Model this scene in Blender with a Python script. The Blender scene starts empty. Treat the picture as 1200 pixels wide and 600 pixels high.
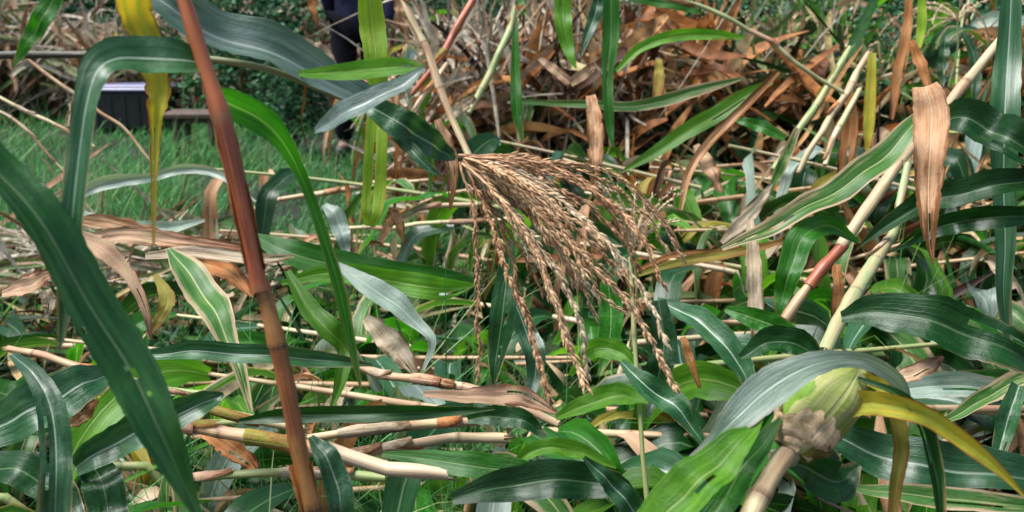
import bpy, math, random
import numpy as np
from mathutils import Vector, Matrix
R = math.radians
random.seed(11); np.random.seed(11)
scene = bpy.context.scene
COL = scene.collection

# ------------------------------------------------------------------ camera
FPX = 1287.0                      # focal length in pixels of a 1200 px wide frame
CAM_H, PITCH = 1.0, math.atan(296/FPX)
cd = bpy.data.cameras.new('camera'); cam = bpy.data.objects.new('camera', cd); COL.objects.link(cam)
cd.lens = FPX/1200*36; cd.sensor_width = 36; cd.clip_start = .02; cd.clip_end = 600
cam.location = (0, 0, CAM_H); cam.rotation_euler = (R(90)-PITCH, 0, 0)
cd.dof.use_dof = True; cd.dof.focus_distance = 1.45; cd.dof.aperture_fstop = 8.5
scene.camera = cam
# ------------------------------------------------------------------ sky, sun, exposure
SUN_EL, SUN_AZ = R(66), R(-96)     # veiled sun high up on the left
w = bpy.data.worlds.new('World'); scene.world = w; w.use_nodes = True
nt = w.node_tree; nt.nodes.clear()
sk = nt.nodes.new('ShaderNodeTexSky'); sk.sky_type = 'NISHITA'; sk.sun_disc = False
sk.sun_elevation = SUN_EL; sk.sun_rotation = SUN_AZ; sk.air_density = 1.3; sk.dust_density = 1.0; sk.ozone_density = 1.0
bg = nt.nodes.new('ShaderNodeBackground'); bg.inputs[1].default_value = .075
wo = nt.nodes.new('ShaderNodeOutputWorld')
nt.links.new(sk.outputs[0], bg.inputs[0]); nt.links.new(bg.outputs[0], wo.inputs[0])
sd = bpy.data.lights.new('sun', 'SUN'); sd.energy = 3.8; sd.angle = R(34); sd.color = (1, .99, .975)
so = bpy.data.objects.new('sun', sd); COL.objects.link(so)
sdir = Vector((math.sin(SUN_AZ)*math.cos(SUN_EL), math.cos(SUN_AZ)*math.cos(SUN_EL), math.sin(SUN_EL)))
so.rotation_euler = sdir.to_track_quat('Z', 'Y').to_euler(); so.location = (0, 0, 6)
vs = scene.view_settings; vs.view_transform = 'Standard'; vs.look = 'None'; vs.exposure = 1.1; vs.gamma = 1
scene.cycles.use_denoising = True; scene.cycles.pixel_filter_width = 1.9; scene.cycles.max_bounces = 4; scene.cycles.diffuse_bounces = 1
scene.cycles.transmission_bounces = 2; scene.cycles.sample_clamp_indirect = 6

# ------------------------------------------------------------------ helpers
CP = np.array((0., 0., CAM_H))
_f = np.array((0, math.cos(PITCH), -math.sin(PITCH))); _u = np.array((0, math.sin(PITCH), math.cos(PITCH))); _r = np.array((1., 0, 0))
def at(x, y, k):
    """a point of the field: sight line through (x, y), k = distance in metres, or height above the soil when k < 0.7"""
    d = _f + _r*(x-600)/FPX - _u*(y-300)/FPX
    if k < .7: k = (k-CAM_H)/min(d[2], -.004)
    return CP + d*k, k
def spot(x, y): return at(x, y, 0.0)[0]
def nrmz(v): return v/np.maximum(np.linalg.norm(v, axis=-1, keepdims=True), 1e-9)
def smooth(P, per):
    """Catmull-Rom through the rows of P"""
    P = np.asarray(P, float); n = len(P)
    if n == 2: P = np.array([P[0], (P[0]+P[1])/2, P[1]]); n = 3
    Q = np.vstack([2*P[0]-P[1], P, 2*P[-1]-P[-2]]); out = []
    for i in range(n-1):
        a, b, c, d = Q[i:i+4]
        for t in np.linspace(0, 1, per, endpoint=False):
            out.append(.5*(2*b+(c-a)*t+(2*a-5*b+4*c-d)*t*t+(3*b-a-3*c+d)*t**3))
    out.append(P[-1]); return np.array(out)
class MB:
    def __init__(s): s.v, s.f, s.uv, s.n = [], [], [], 0
    def grid(s, V, UV, closed=False, drop=()):
        n, m = V.shape[:2]; b = s.n
        s.v.append(V.reshape(-1, 3)); s.uv.append(UV.reshape(-1, 2)); s.n += n*m
        for i in range(n-1):
            for j in range(m if closed else m-1):
                if (i, j) in drop: continue
                k = (j+1) % m
                s.f.append((b+i*m+j, b+i*m+k, b+(i+1)*m+k, b+(i+1)*m+j))
    def face(s, V, UV=None):
        V = np.asarray(V, float); b = s.n; s.v.append(V); s.uv.append(np.zeros((len(V), 2)) if UV is None else np.asarray(UV, float)); s.n += len(V)
        s.f.append(tuple(range(b, b+len(V))))
    def raw(s, V, F, UV=None):
        V = np.asarray(V, float); b = s.n; s.v.append(V); s.uv.append(np.zeros((len(V), 2)) if UV is None else UV); s.n += len(V)
        s.f += [tuple(b+i for i in f) for f in F]
    def build(s, name, mat, parent=None, sm=True, origin=None):
        V = np.vstack(s.v); UV = np.vstack(s.uv)
        if parent is not None: origin = np.array(parent['_o']) if '_o' in parent else None
        if origin is not None: V = V-np.asarray(origin)
        me = bpy.data.meshes.new(name); me.from_pydata(V.tolist(), [], s.f)
        ul = me.uv_layers.new(name='UVMap')
        li = np.empty(len(me.loops), np.int32); me.loops.foreach_get('vertex_index', li)
        ul.data.foreach_set('uv', UV[li].astype(np.float32).ravel())
        if sm: me.polygons.foreach_set('use_smooth', [True]*len(me.polygons))
        me.materials.append(M[mat]); me.update()
        o = bpy.data.objects.new(name, me); COL.objects.link(o)
        if parent is not None: o.parent = parent
        elif origin is not None: o.location = origin
        return o
def tag(o, label=None, cat=None, group=None, kind=None):
    for k, v in (('label', label), ('category', cat), ('group', group), ('kind', kind)):
        if v: o[k] = v
    return o
def thing(name, base, label, cat, group=None):
    e = bpy.data.objects.new(name, None); COL.objects.link(e); e.location = base; e.empty_display_size = .1
    e['_o'] = [float(c) for c in base]
    return tag(e, label, cat, group)

# ------------------------------------------------------------------ materials
M = {}
def N(nt, t, **kw):
    n = nt.nodes.new(t)
    for k, v in kw.items():
        if k.startswith('i_'): n.inputs[int(k[2:])].default_value = v
        else: setattr(n, k, v)
    return n
def new(name):
    m = bpy.data.materials.new(name); m.use_nodes = True; M[name] = m; t = m.node_tree; t.nodes.clear(); return m, t
def math_(t, op, a, b=None, c=None):
    n = N(t, 'ShaderNodeMath', operation=op)
    for i, v in enumerate((a, b, c)):
        if v is None: continue
        if isinstance(v, (int, float)): n.inputs[i].default_value = v
        else: t.links.new(v, n.inputs[i])
    return n.outputs[0]
def ramp_(t, v, a, b, lo=0., hi=1.):
    n = N(t, 'ShaderNodeMapRange', interpolation_type='SMOOTHSTEP')
    t.links.new(v, n.inputs[0]); n.inputs[1].default_value = a; n.inputs[2].default_value = b; n.inputs[3].default_value = lo; n.inputs[4].default_value = hi
    return n.outputs[0]
def mix_(t, f, a, b):
    n = N(t, 'ShaderNodeMix', data_type='RGBA')
    for s, v in ((n.inputs[0], f), (n.inputs[6], a), (n.inputs[7], b)):
        if isinstance(v, tuple): s.default_value = (*v, 1) if len(v) == 3 else v
        elif isinstance(v, (int, float)): s.default_value = v
        else: t.links.new(v, s)
    return n.outputs[2]
def noise_(t, vec, scale, detail=3, rough=.55):
    n = N(t, 'ShaderNodeTexNoise'); n.inputs['Scale'].default_value = scale; n.inputs['Detail'].default_value = detail; n.inputs['Roughness'].default_value = rough
    if vec is not None: t.links.new(vec, n.inputs['Vector'])
    return n.outputs[0]
def uvset(t, sx, sy):
    """UV scaled, shifted by a number of each object's own"""
    uv = N(t, 'ShaderNodeUVMap'); oi = N(t, 'ShaderNodeObjectInfo')
    mp = N(t, 'ShaderNodeMapping'); mp.inputs['Scale'].default_value = (sx, sy, 1)
    t.links.new(uv.outputs[0], mp.inputs[0])
    cx = N(t, 'ShaderNodeCombineXYZ'); r = math_(t, 'MULTIPLY', oi.outputs['Random'], 37.)
    t.links.new(r, cx.inputs[0]); t.links.new(r, cx.inputs[2]); t.links.new(cx.outputs[0], mp.inputs[1])
    return mp.outputs[0], oi.outputs['Random'], uv.outputs[0]
def leaf_mat(name, c1, c2, rib, dry=(.36, .22, .11), dry_thr=1.5, tip=.4, edge=.25, transl=.3, rough=.36, tcol=None, vein=.32, spots=.3, coat=0.):
    m, t = new(name)
    v, rnd, uv = uvset(t, 5, 5)
    sp = N(t, 'ShaderNodeSeparateXYZ'); t.links.new(uv, sp.inputs[0])
    a = math_(t, 'MULTIPLY', math_(t, 'ABSOLUTE', math_(t, 'SUBTRACT', sp.outputs[0], .5)), 2.)
    v2, _, _ = uvset(t, 14, 1.6)
    n1 = noise_(t, v, 1.0, 4); n2 = noise_(t, v2, 1.0, 4)
    col = mix_(t, ramp_(t, n1, .35, .65), c1, c2)
    # fine parallel veins: long thin streaks, none evenly spaced
    v4, _, _ = uvset(t, 46, .7); n4 = noise_(t, v4, 1., 3, .6)
    st = ramp_(t, n2, .3, .7, .86, 1.12)
    vn = math_(t, 'MULTIPLY', st, math_(t, 'MULTIPLY_ADD', n4, vein*2, 1-vein))
    # drying from tip and edges in patches
    nm = math_(t, 'ADD', math_(t, 'MULTIPLY', n1, .62), math_(t, 'MULTIPLY', n2, .38)); dm = math_(t, 'ADD', math_(t, 'ADD', nm, math_(t, 'MULTIPLY', sp.outputs[1], tip)), math_(t, 'MULTIPLY', math_(t, 'POWER', a, 4.), edge))
    dm = math_(t, 'ADD', dm, math_(t, 'MULTIPLY', rnd, .12))
    dmask = ramp_(t, dm, dry_thr-.1, dry_thr+.12)
    dcol = mix_(t, n1, dry, tuple(c*.55 for c in dry))
    col = mix_(t, dmask, col, dcol)
    if spots:
        v3, _, _ = uvset(t, 26, 90)
        col = mix_(t, ramp_(t, noise_(t, v3, 1., 2), .66, .74, 0, spots), col, (.16, .09, .04))
    rm = math_(t, 'MULTIPLY', ramp_(t, a, .03, .075, 1, 0), ramp_(t, sp.outputs[1], .55, .98, 1, .15))
    col = mix_(t, math_(t, 'MULTIPLY', rm, .6), col, rib)
    hs = N(t, 'ShaderNodeHueSaturation'); t.links.new(col, hs.inputs['Color'])
    t.links.new(math_(t, 'MULTIPLY', vn, math_(t, 'MULTIPLY_ADD', rnd, .55, .75)), hs.inputs['Value'])
    t.links.new(math_(t, 'MULTIPLY_ADD', n1, .03, .485), hs.inputs['Hue'])
    p = N(t, 'ShaderNodeBsdfPrincipled'); t.links.new(hs.outputs[0], p.inputs['Base Color'])
    t.links.new(math_(t, 'ADD', math_(t, 'MULTIPLY_ADD', n1, .2, rough-.1), math_(t, 'MULTIPLY', dmask, .25)), p.inputs['Roughness'])
    bh = math_(t, 'ADD', math_(t, 'MULTIPLY', n4, .9), math_(t, 'ADD', math_(t, 'MULTIPLY', n2, 1.1), math_(t, 'MULTIPLY', rm, 1.2)))
    bp = N(t, 'ShaderNodeBump'); bp.inputs['Strength'].default_value = .4; bp.inputs['Distance'].default_value = .0025
    v5, _, _ = uvset(t, 3.5, 16); bh = math_(t, 'ADD', bh, math_(t, 'MULTIPLY', noise_(t, v5, 1., 3), 2.2)); t.links.new(bh, bp.inputs['Height']); t.links.new(bp.outputs[0], p.inputs['Normal'])
    p.inputs['Specular IOR Level'].default_value = .28 if coat else .15
    t.links.new(ramp_(t, n1, .3, .65, coat*.25, coat), p.inputs['Coat Weight']); p.inputs['Coat Roughness'].default_value = .26
    tr = N(t, 'ShaderNodeBsdfTranslucent')
    tm = N(t, 'ShaderNodeMix', data_type='RGBA', blend_type='MULTIPLY'); tm.inputs[0].default_value = 1
    t.links.new(hs.outputs[0], tm.inputs[6]); tm.inputs[7].default_value = (*(tcol or (1.5, 1.6, .7)), 1)
    t.links.new(tm.outputs[2], tr.inputs[0])
    ms = N(t, 'ShaderNodeMixShader'); ms.inputs[0].default_value = transl
    t.links.new(p.outputs[0], ms.inputs[1]); t.links.new(tr.outputs[0], ms.inputs[2])
    o = N(t, 'ShaderNodeOutputMaterial'); t.links.new(ms.outputs[0], o.inputs[0])
RIB = (.42, .5, .36)
leaf_mat('green_deep', (.005, .036, .006), (.010, .056, .008), (.12, .2, .09), dry_thr=1.12, transl=.28, rough=.36, coat=.3)
leaf_mat('green_mid', (.014, .1, .005), (.032, .16, .008), (.22, .34, .13), dry_thr=1.08, transl=.4, rough=.38, coat=.2)
leaf_mat('green_light', (.055, .19, .011), (.11, .26, .018), (.3, .42, .12), dry_thr=1.3, transl=.5, rough=.42, coat=.15)
leaf_mat('green_lime', (.19, .35, .025), (.28, .4, .035), (.4, .5, .15), dry=(.5, .42, .06), dry_thr=1.0, transl=.5, rough=.45)
leaf_mat('green_blue', (.012, .06, .017), (.028, .095, .03), (.4, .48, .38), dry_thr=1.12, transl=.2, rough=.38, coat=.6)
leaf_mat('green_grey', (.18, .25, .19), (.27, .33, .27), (.5, .56, .45), dry=(.5, .42, .34), dry_thr=1.05, transl=.22, rough=.42, coat=.4)  # base raised to paint the pale sheen of the leaf over the ear
leaf_mat('half_dry', (.03, .11, .018), (.07, .16, .03), (.42, .45, .2), dry=(.5, .36, .22), dry_thr=.9, tip=.3, edge=.45, transl=.3, rough=.46, spots=.5, coat=.2)
leaf_mat('yellow', (.52, .42, .035), (.36, .4, .05), (.45, .46, .08), dry=(.45, .18, .03), dry_thr=.9, tip=.28, edge=.4, transl=.4, rough=.45, tcol=(1.4, 1.2, .6), spots=.5)
leaf_mat('olive', (.26, .25, .04), (.32, .24, .06), (.36, .34, .12), dry=(.32, .16, .05), dry_thr=.82, transl=.35, rough=.5, spots=.5)
leaf_mat('tan', (.52, .32, .18), (.38, .18, .085), (.58, .42, .27), dry=(.2, .085, .03), dry_thr=.86, transl=.25, rough=.6, tcol=(1.3, 1.1, .8), vein=.4, spots=.8)
leaf_mat('cream', (.6, .49, .36), (.48, .35, .22), (.62, .54, .36), dry=(.24, .14, .07), dry_thr=.9, transl=.25, rough=.6, tcol=(1.2, 1.1, .9), vein=.35, spots=.7)
leaf_mat('rust', (.4, .15, .045), (.46, .22, .08), (.5, .3, .14), dry=(.15, .05, .02), dry_thr=.9, transl=.25, rough=.55, tcol=(1.3, 1., .7), vein=.4, spots=.7)
leaf_mat('pink', (.52, .3, .19), (.48, .34, .2), (.6, .42, .3), dry=(.26, .11, .055), dry_thr=.88, transl=.25, rough=.55, tcol=(1.2, 1., .9), vein=.4, spots=.7)
leaf_mat('brown', (.09, .045, .02), (.16, .08, .035), (.26, .17, .1), dry=(.07, .04, .025), dry_thr=.9, transl=.2, rough=.6, vein=.3)
def stalk_mat(name, c1, c2, c3, node, rough=.42):
    """c1..c3 streaked along the stalk; UV v counts internodes, so the node rings sit at whole numbers"""
    m, t = new(name)
    v, rnd, uv = uvset(t, 7, .9); v2, _, _ = uvset(t, 2.2, 1.7)
    sp = N(t, 'ShaderNodeSeparateXYZ'); t.links.new(uv, sp.inputs[0])
    fr = math_(t, 'FRACT', sp.outputs[1])
    n1 = noise_(t, v, 1.6, 5, .65); n2 = noise_(t, v2, 1., 3)
    col = mix_(t, ramp_(t, n1, .35, .65), c1, c2)
    col = mix_(t, ramp_(t, math_(t, 'ADD', n2, math_(t, 'MULTIPLY', fr, .16)), .5, .72), col, c3)
    ring = math_(t, 'MULTIPLY', math_(t, 'ADD', ramp_(t, fr, .0, .05, 1, 0), ramp_(t, fr, .96, .995, 0, .6)), ramp_(t, n1, .3, .6, .25, .95))
    col = mix_(t, ring, col, node)
    v3, _, _ = uvset(t, 30, 6)
    col = mix_(t, ramp_(t, noise_(t, v3, 1., 2), .62, .72, 0, .55), col, tuple(c*.4 for c in c1))
    p = N(t, 'ShaderNodeBsdfPrincipled'); t.links.new(col, p.inputs['Base Color']); p.inputs['Roughness'].default_value = rough
    bp = N(t, 'ShaderNodeBump'); bp.inputs['Strength'].default_value = .5; bp.inputs['Distance'].default_value = .002
    t.links.new(n1, bp.inputs['Height']); t.links.new(bp.outputs[0], p.inputs['Normal'])
    o = N(t, 'ShaderNodeOutputMaterial'); t.links.new(p.outputs[0], o.inputs[0])
stalk_mat('stalk_red', (.36, .07, .02), (.13, .03, .011), (.36, .1, .03), (.22, .1, .035), .42)
stalk_mat('stalk_ochre', (.34, .11, .03), (.13, .04, .014), (.36, .16, .045), (.035, .017, .01), .48)
stalk_mat('stalk_tan', (.48, .32, .18), (.36, .2, .1), (.5, .4, .22), (.13, .065, .03), .5)
stalk_mat('stalk_cream', (.58, .46, .31), (.46, .33, .2), (.48, .44, .2), (.18, .1, .045), .5)
stalk_mat('stalk_pink', (.47, .27, .15), (.38, .18, .08), (.5, .36, .19), (.13, .06, .03), .5)
stalk_mat('stalk_green', (.2, .27, .08), (.28, .32, .12), (.34, .3, .12), (.14, .13, .06))
stalk_mat('stalk_pale', (.2, .27, .1), (.3, .34, .15), (.36, .3, .15), (.18, .15, .09))
stalk_mat('stalk_dark', (.05, .05, .025), (.07, .06, .03), (.1, .07, .035), (.03, .02, .015))
def plain(name, c1, c2, scale, rough=.6, bump=.3, dist=.003, spec=.5, coord='Object'):
    m, t = new(name); tc = N(t, 'ShaderNodeTexCoord')
    n = noise_(t, tc.outputs[coord], scale, 5, .6)
    col = mix_(t, ramp_(t, n, .35, .65), c1, c2)
    p = N(t, 'ShaderNodeBsdfPrincipled'); t.links.new(col, p.inputs['Base Color']); p.inputs['Roughness'].default_value = rough
    p.inputs['Specular IOR Level'].default_value = spec
    bp = N(t, 'ShaderNodeBump'); bp.inputs['Strength'].default_value = bump; bp.inputs['Distance'].default_value = dist
    t.links.new(n, bp.inputs['Height']); t.links.new(bp.outputs[0], p.inputs['Normal'])
    o = N(t, 'ShaderNodeOutputMaterial'); t.links.new(p.outputs[0], o.inputs[0])
plain('soil', (.006, .0045, .003), (.016, .012, .008), 9, .9, .8, .02)  # soil taken near black to paint the shade between the plants
plain('tassel_tan', (.6, .38, .2), (.45, .24, .11), 60, .6)
plain('tassel_pale', (.58, .45, .28), (.48, .32, .18), 50, .6)
plain('tassel_rust', (.5, .27, .13), (.34, .16, .07), 60, .6)
plain('husk_scrap', (.6, .42, .3), (.45, .25, .15), 40, .6)
plain('jacket_cloth', (.008, .008, .028), (.02, .02, .055), 22, .8, .5, .01, .2)
plain('trouser_cloth', (.006, .006, .009), (.008, .008, .012), 14, .9, .4, .01, .1)
plain('skin', (.22, .12, .075), (.18, .095, .06), 10, .55, .1)
plain('hair', (.008, .006, .005), (.015, .011, .009), 60, .5)
plain('shoe_rubber', (.02, .02, .022), (.035, .033, .03), 20, .6)
plain('crate_plastic', (.006, .006, .008), (.012, .012, .014), 8, .45)
plain('lid_plastic', (.15, .15, .25), (.19, .18, .3), 6, .4)
plain('bench_wood', (.06, .036, .022), (.1, .06, .038), 12, .7)
plain('bark', (.07, .05, .035), (.11, .08, .055), 20, .85, .8, .01)
def tint_mat(name, cols, transl, rough=.45, vary=9.):
    """many small blades in one mesh: UV x picks a tone for each blade"""
    m, t = new(name); uv = N(t, 'ShaderNodeUVMap'); sp = N(t, 'ShaderNodeSeparateXYZ'); t.links.new(uv.outputs[0], sp.inputs[0])
    cr = N(t, 'ShaderNodeValToRGB'); t.links.new(sp.outputs[0], cr.inputs[0]); e = cr.color_ramp.elements
    for i, c in enumerate(cols):
        q = i/(len(cols)-1)
        el = e[0] if i == 0 else (e[-1] if i == len(cols)-1 else e.new(q))
        el.position = q; el.color = (*c, 1)
    tc = N(t, 'ShaderNodeTexCoord'); hs = N(t, 'ShaderNodeHueSaturation'); t.links.new(cr.outputs[0], hs.inputs['Color']); t.links.new(ramp_(t, noise_(t, tc.outputs['Object'], vary, 3), .3, .7, .55, 1.25), hs.inputs['Value']); cr = hs
    p = N(t, 'ShaderNodeBsdfPrincipled'); t.links.new(cr.outputs[0], p.inputs['Base Color']); p.inputs['Roughness'].default_value = rough+.1; p.inputs['Specular IOR Level'].default_value = .3
    tr = N(t, 'ShaderNodeBsdfTranslucent'); t.links.new(cr.outputs[0], tr.inputs[0])
    ms = N(t, 'ShaderNodeMixShader'); ms.inputs[0].default_value = transl
    t.links.new(p.outputs[0], ms.inputs[1]); t.links.new(tr.outputs[0], ms.inputs[2])
    o = N(t, 'ShaderNodeOutputMaterial'); t.links.new(ms.outputs[0], o.inputs[0])
tint_mat('grass_tint', [(.02, .12, .025), (.05, .22, .05), (.09, .33, .085), (.15, .38, .1), (.32, .4, .16)], .35)
tint_mat('weed_tint', [(.006, .03, .01), (.02, .09, .03), (.06, .2, .07), (.16, .32, .16)], .3, .4)
tint_mat('lime_weed_tint', [(.05, .14, .03), (.09, .22, .04), (.14, .28, .05)], .4, .4)
tint_mat('litter_tint', [(.015, .009, .005), (.04, .022, .012), (.13, .07, .03), (.4, .28, .14), (.02, .06, .015)], .2, .6)  # dark browns put the pile's deep shade into the scrap colours
tint_mat('wood_tint', [(.004, .015, .006), (.015, .05, .018), (.04, .1, .036)], .25, .5)
tint_mat('debris_dry', [(.012, .008, .005), (.03, .016, .009), (.08, .04, .018), (.2, .1, .045), (.34, .2, .11), (.48, .36, .24), (.38, .33, .25), (.6, .51, .38), (.46, .4, .3), (.12, .17, .04), (.03, .11, .02)], .22, .5, 30.)  # dark end paints the black gaps between strips, the rest is leaf colour
tint_mat('debris_green', [(.004, .02, .004), (.008, .04, .006), (.015, .08, .009), (.025, .06, .03), (.06, .2, .015), (.1, .16, .05), (.42, .28, .12), (.56, .44, .25), (.2, .08, .03), (.02, .012, .007)], .28, .42, 30.)  # greens darkened so their colour carries the shade of the gaps
leaf_mat('husk_green', (.15, .29, .035), (.24, .36, .06), (.32, .4, .12), dry=(.5, .4, .2), dry_thr=.95, tip=-.25, transl=.2, rough=.5, vein=.3, spots=.3)
leaf_mat('husk_pale', (.3, .38, .08), (.42, .4, .16), (.5, .46, .22), dry=(.55, .4, .24), dry_thr=.75, tip=-.3, transl=.2, rough=.5, vein=.3, spots=.5)
leaf_mat('green_waxy', (.012, .075, .016), (.026, .12, .014), (.2, .3, .16), dry_thr=1.2, transl=.42, rough=.36, coat=1.)
tint_mat('debris_rust', [(.05, .02, .008), (.24, .085, .025), (.45, .18, .05), (.36, .15, .05), (.52, .3, .12), (.56, .42, .22)], .3, .5, 24.)
leaf_mat('husk_cream', (.64, .46, .3), (.52, .35, .2), (.6, .5, .36), dry=(.4, .26, .16), dry_thr=1.1, transl=.2, rough=.55, vein=.35, spots=.25)
leaf_mat('green_bloom_sheen', (.07, .14, .09), (.16, .22, .2), (.5, .55, .5), dry_thr=1.3, transl=.22, rough=.4, coat=.8)  # waxy bloom plus blue-grey sky sheen, both put into the base colour

# ------------------------------------------------------------------ builders for maize
def blade(mb, C, W, side, nrm, fold, wave, wk, nu, t0=0., t1=1., holes=0, crumple=0., rg=random):
    n = len(C); u = np.linspace(-1, 1, nu); s = np.linspace(0, 1, n)
    ph = rg.random()*6.28; ph2 = rg.random()*6.28
    kk = rg.uniform(2, 4); C = C+nrm*(W*.28*np.sin(kk*6.283*s+ph)*np.sin(1.7*s+ph2))[:, None]
    V = np.zeros((n, nu, 3)); UV = np.zeros((n, nu, 2))
    sgn = 1 if wave >= 0 else -1
    env = np.sin(np.pi*np.clip(s*.97+.015, 0, 1))**.5
    for j, q in enumerate(u):
        p = ph if q < 0 else ph2
        wv = abs(wave)*q*q*env*(np.sin(wk*6.283*s+p)+.5*np.sin(wk*2.3*6.283*s+1.7*p))
        cr = crumple*(np.sin(17*s+5*q+p)*np.sin(7*s-4*q+2*p))*abs(q)**.5
        off = fold*abs(q)**1.15+wv+cr
        V[:, j] = C+side*(q*W*(1-.35*min(abs(fold), 1)))[:, None]+nrm*(off*W)[:, None]
        UV[:, j, 0] = .5+.5*q; UV[:, j, 1] = t0+(t1-t0)*s
    fr = abs(crumple)*.5+.03
    for j in (0, 1, nu-2, nu-1):          # uneven margins
        k = (1 if j in (0, nu-1) else .4)*fr
        V[:, j] -= side*(np.sign(u[j])*W*k*np.clip(np.array([rg.gauss(0, 1) for _ in range(n)]), -.6, 2)*env)[:, None]
    drop = set()
    if crumple > .05:
        for _ in range(rg.randint(1, 5)): drop.add((rg.randint(2, n-3), rg.choice((0, nu-2))))
    if rg.random() < (.6 if crumple > .05 else .22):          # split along a vein towards the tip
        j = rg.randint(1, nu-3); i0 = rg.randint(int(n*.4), int(n*.8))
        for i in range(i0, min(n-1, i0+rg.randint(int(n*.12)+1, int(n*.3)+2))): drop.add((i, j))
    for _ in range(holes):
        i = rg.randint(int(n*.45), int(n*.7)); j = rg.randint(1, nu-3)
        drop.add((i, j))
    mb.grid(V, UV, drop=drop)
def ribbon(mb, pts, fold=.22, wave=.12, wk=2.5, per=7, nu=11, t0=0., t1=1., holes=0, crumple=0., seed=0, tilt=None):
    """blade through sight points (x, y, k, apparent width, roll): real width follows from distance and roll"""
    rows = []
    for p in pts:
        q, k = at(*p[:3]); roll = R(p[4]) if len(p) > 4 else 0.
        rows.append([*q, p[3]*k/FPX/2, roll])
    S = smooth(rows, per); C = S[:, :3]; W = np.maximum(S[:, 3], .0004)
    T = nrmz(np.gradient(C, axis=0)); V = nrmz(C-CP)
    side = nrmz(np.cross(T, V))
    for i in range(1, len(side)):
        if np.dot(side[i], side[i-1]) < 0: side[i] *= -1
    nr = nrmz(np.cross(T, side))
    if np.dot(nr[len(nr)//2], V[len(nr)//2]) > 0: nr = -nr
    S[:, 4] += R(tilt if tilt is not None else random.Random(int(pts[0][0]*9+pts[0][1])).uniform(0, 26))
    S[:, 4] *= -np.clip(side[:, 2]*2, -1, 1)        # positive roll turns the face towards the sky
    W = W/np.maximum(np.cos(S[:, 4]), .5)
    c, s_ = np.cos(S[:, 4])[:, None], np.sin(S[:, 4])[:, None]
    side, nr = side*c+nr*s_, nr*c-side*s_
    blade(mb, C, W, side, nr, fold, wave, wk, nu, t0, t1, holes, crumple, random.Random(seed*7+len(pts)))
def leaf(parent, mat, *segs, name='leaf', **kw):
    mb = MB()
    for i, s in enumerate(segs):
        ribbon(mb, s, seed=int(s[0][0]*3+s[0][1])+i, **kw)
    return mb.build(name, mat, parent)
def loose(mat, label, *segs, group=None, name='maize_leaf', **kw):
    b, _ = at(*segs[0][-1][:3]); mb = MB()
    for i, s in enumerate(segs): ribbon(mb, s, seed=int(s[0][0]*3+s[0][1])+i, **kw)
    return tag(mb.build(name, mat, origin=b), label, 'leaf', group)
def tube(mb, C, rad, nseg=12, inter=.15, bulge=.13, cap=True, v0=0., wob=0.):
    C = np.asarray(C, float); n = len(C); T = nrmz(np.gradient(C, axis=0))
    a = np.array((0., 0, 1)) if abs(T[0][2]) < .9 else np.array((1., 0, 0)); sd = nrmz(np.cross(T[0], a))
    d = np.r_[0, np.cumsum(np.linalg.norm(np.diff(C, axis=0), axis=1))]
    ang = np.linspace(0, 2*np.pi, nseg, endpoint=False)
    V = np.zeros((n, nseg, 3)); UV = np.zeros((n, nseg, 2))
    for i in range(n):
        sd = nrmz(sd-T[i]*np.dot(sd, T[i])); up = np.cross(T[i], sd)
        v = d[i]/inter+v0; v += .22*math.sin(v*2.1+C[0][0]*40); f = v-round(v)
        r = rad[i]*(1+bulge*math.exp(-(f/.045)**2))
        rr = r*(1+wob*np.sin(ang*2+i*.35)+wob*.6*np.sin(ang*3-i*.8))
        V[i] = C[i]+np.cos(ang)[:, None]*sd*rr[:, None]+np.sin(ang)[:, None]*up*rr[:, None]*.88
        UV[i, :, 0] = np.abs(ang/np.pi-1); UV[i, :, 1] = v
    mb.grid(V, UV, closed=True)
    if cap:
        mb.face(V[0][::-1], UV[0][::-1]); mb.face(V[-1], UV[-1]+.3)
def stalkpts(pts, step=.012, bend=.55):
    rows = []
    for p in pts:
        q, k = at(*p[:3]); rows.append([*q, p[3]*k/FPX/2])
    S = smooth(rows, 10); d = np.r_[0, np.cumsum(np.linalg.norm(np.diff(S[:, :3], axis=0), axis=1))]
    n = max(6, int(d[-1]/step)); dd = np.linspace(0, d[-1], n)
    S = np.stack([np.interp(dd, d, S[:, i]) for i in range(4)], 1)
    rg = random.Random(int(pts[0][0]*5+pts[0][1])); m = max(3, int(d[-1]/.07)+1); kn = np.linspace(0, d[-1], m); am = np.mean(S[:, 3])*bend
    for i in range(3): S[:, i] += np.interp(dd, kn, [rg.gauss(0, am) for _ in range(m)])
    S[:, 3] *= np.interp(dd, np.linspace(0, d[-1], m*3), [rg.uniform(.88, 1.1) for _ in range(m*3)])
    return S[:, :3], S[:, 3]
def stalk(parent, mat, pts, name='stalk', inter=.15, bulge=.13, v0=.3, wob=.03, bend=.1):
    C, r = stalkpts(pts, bend=bend); mb = MB(); tube(mb, C, r, 12, inter, bulge, v0=v0, wob=wob)
    return mb.build(name, mat, parent)
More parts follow.
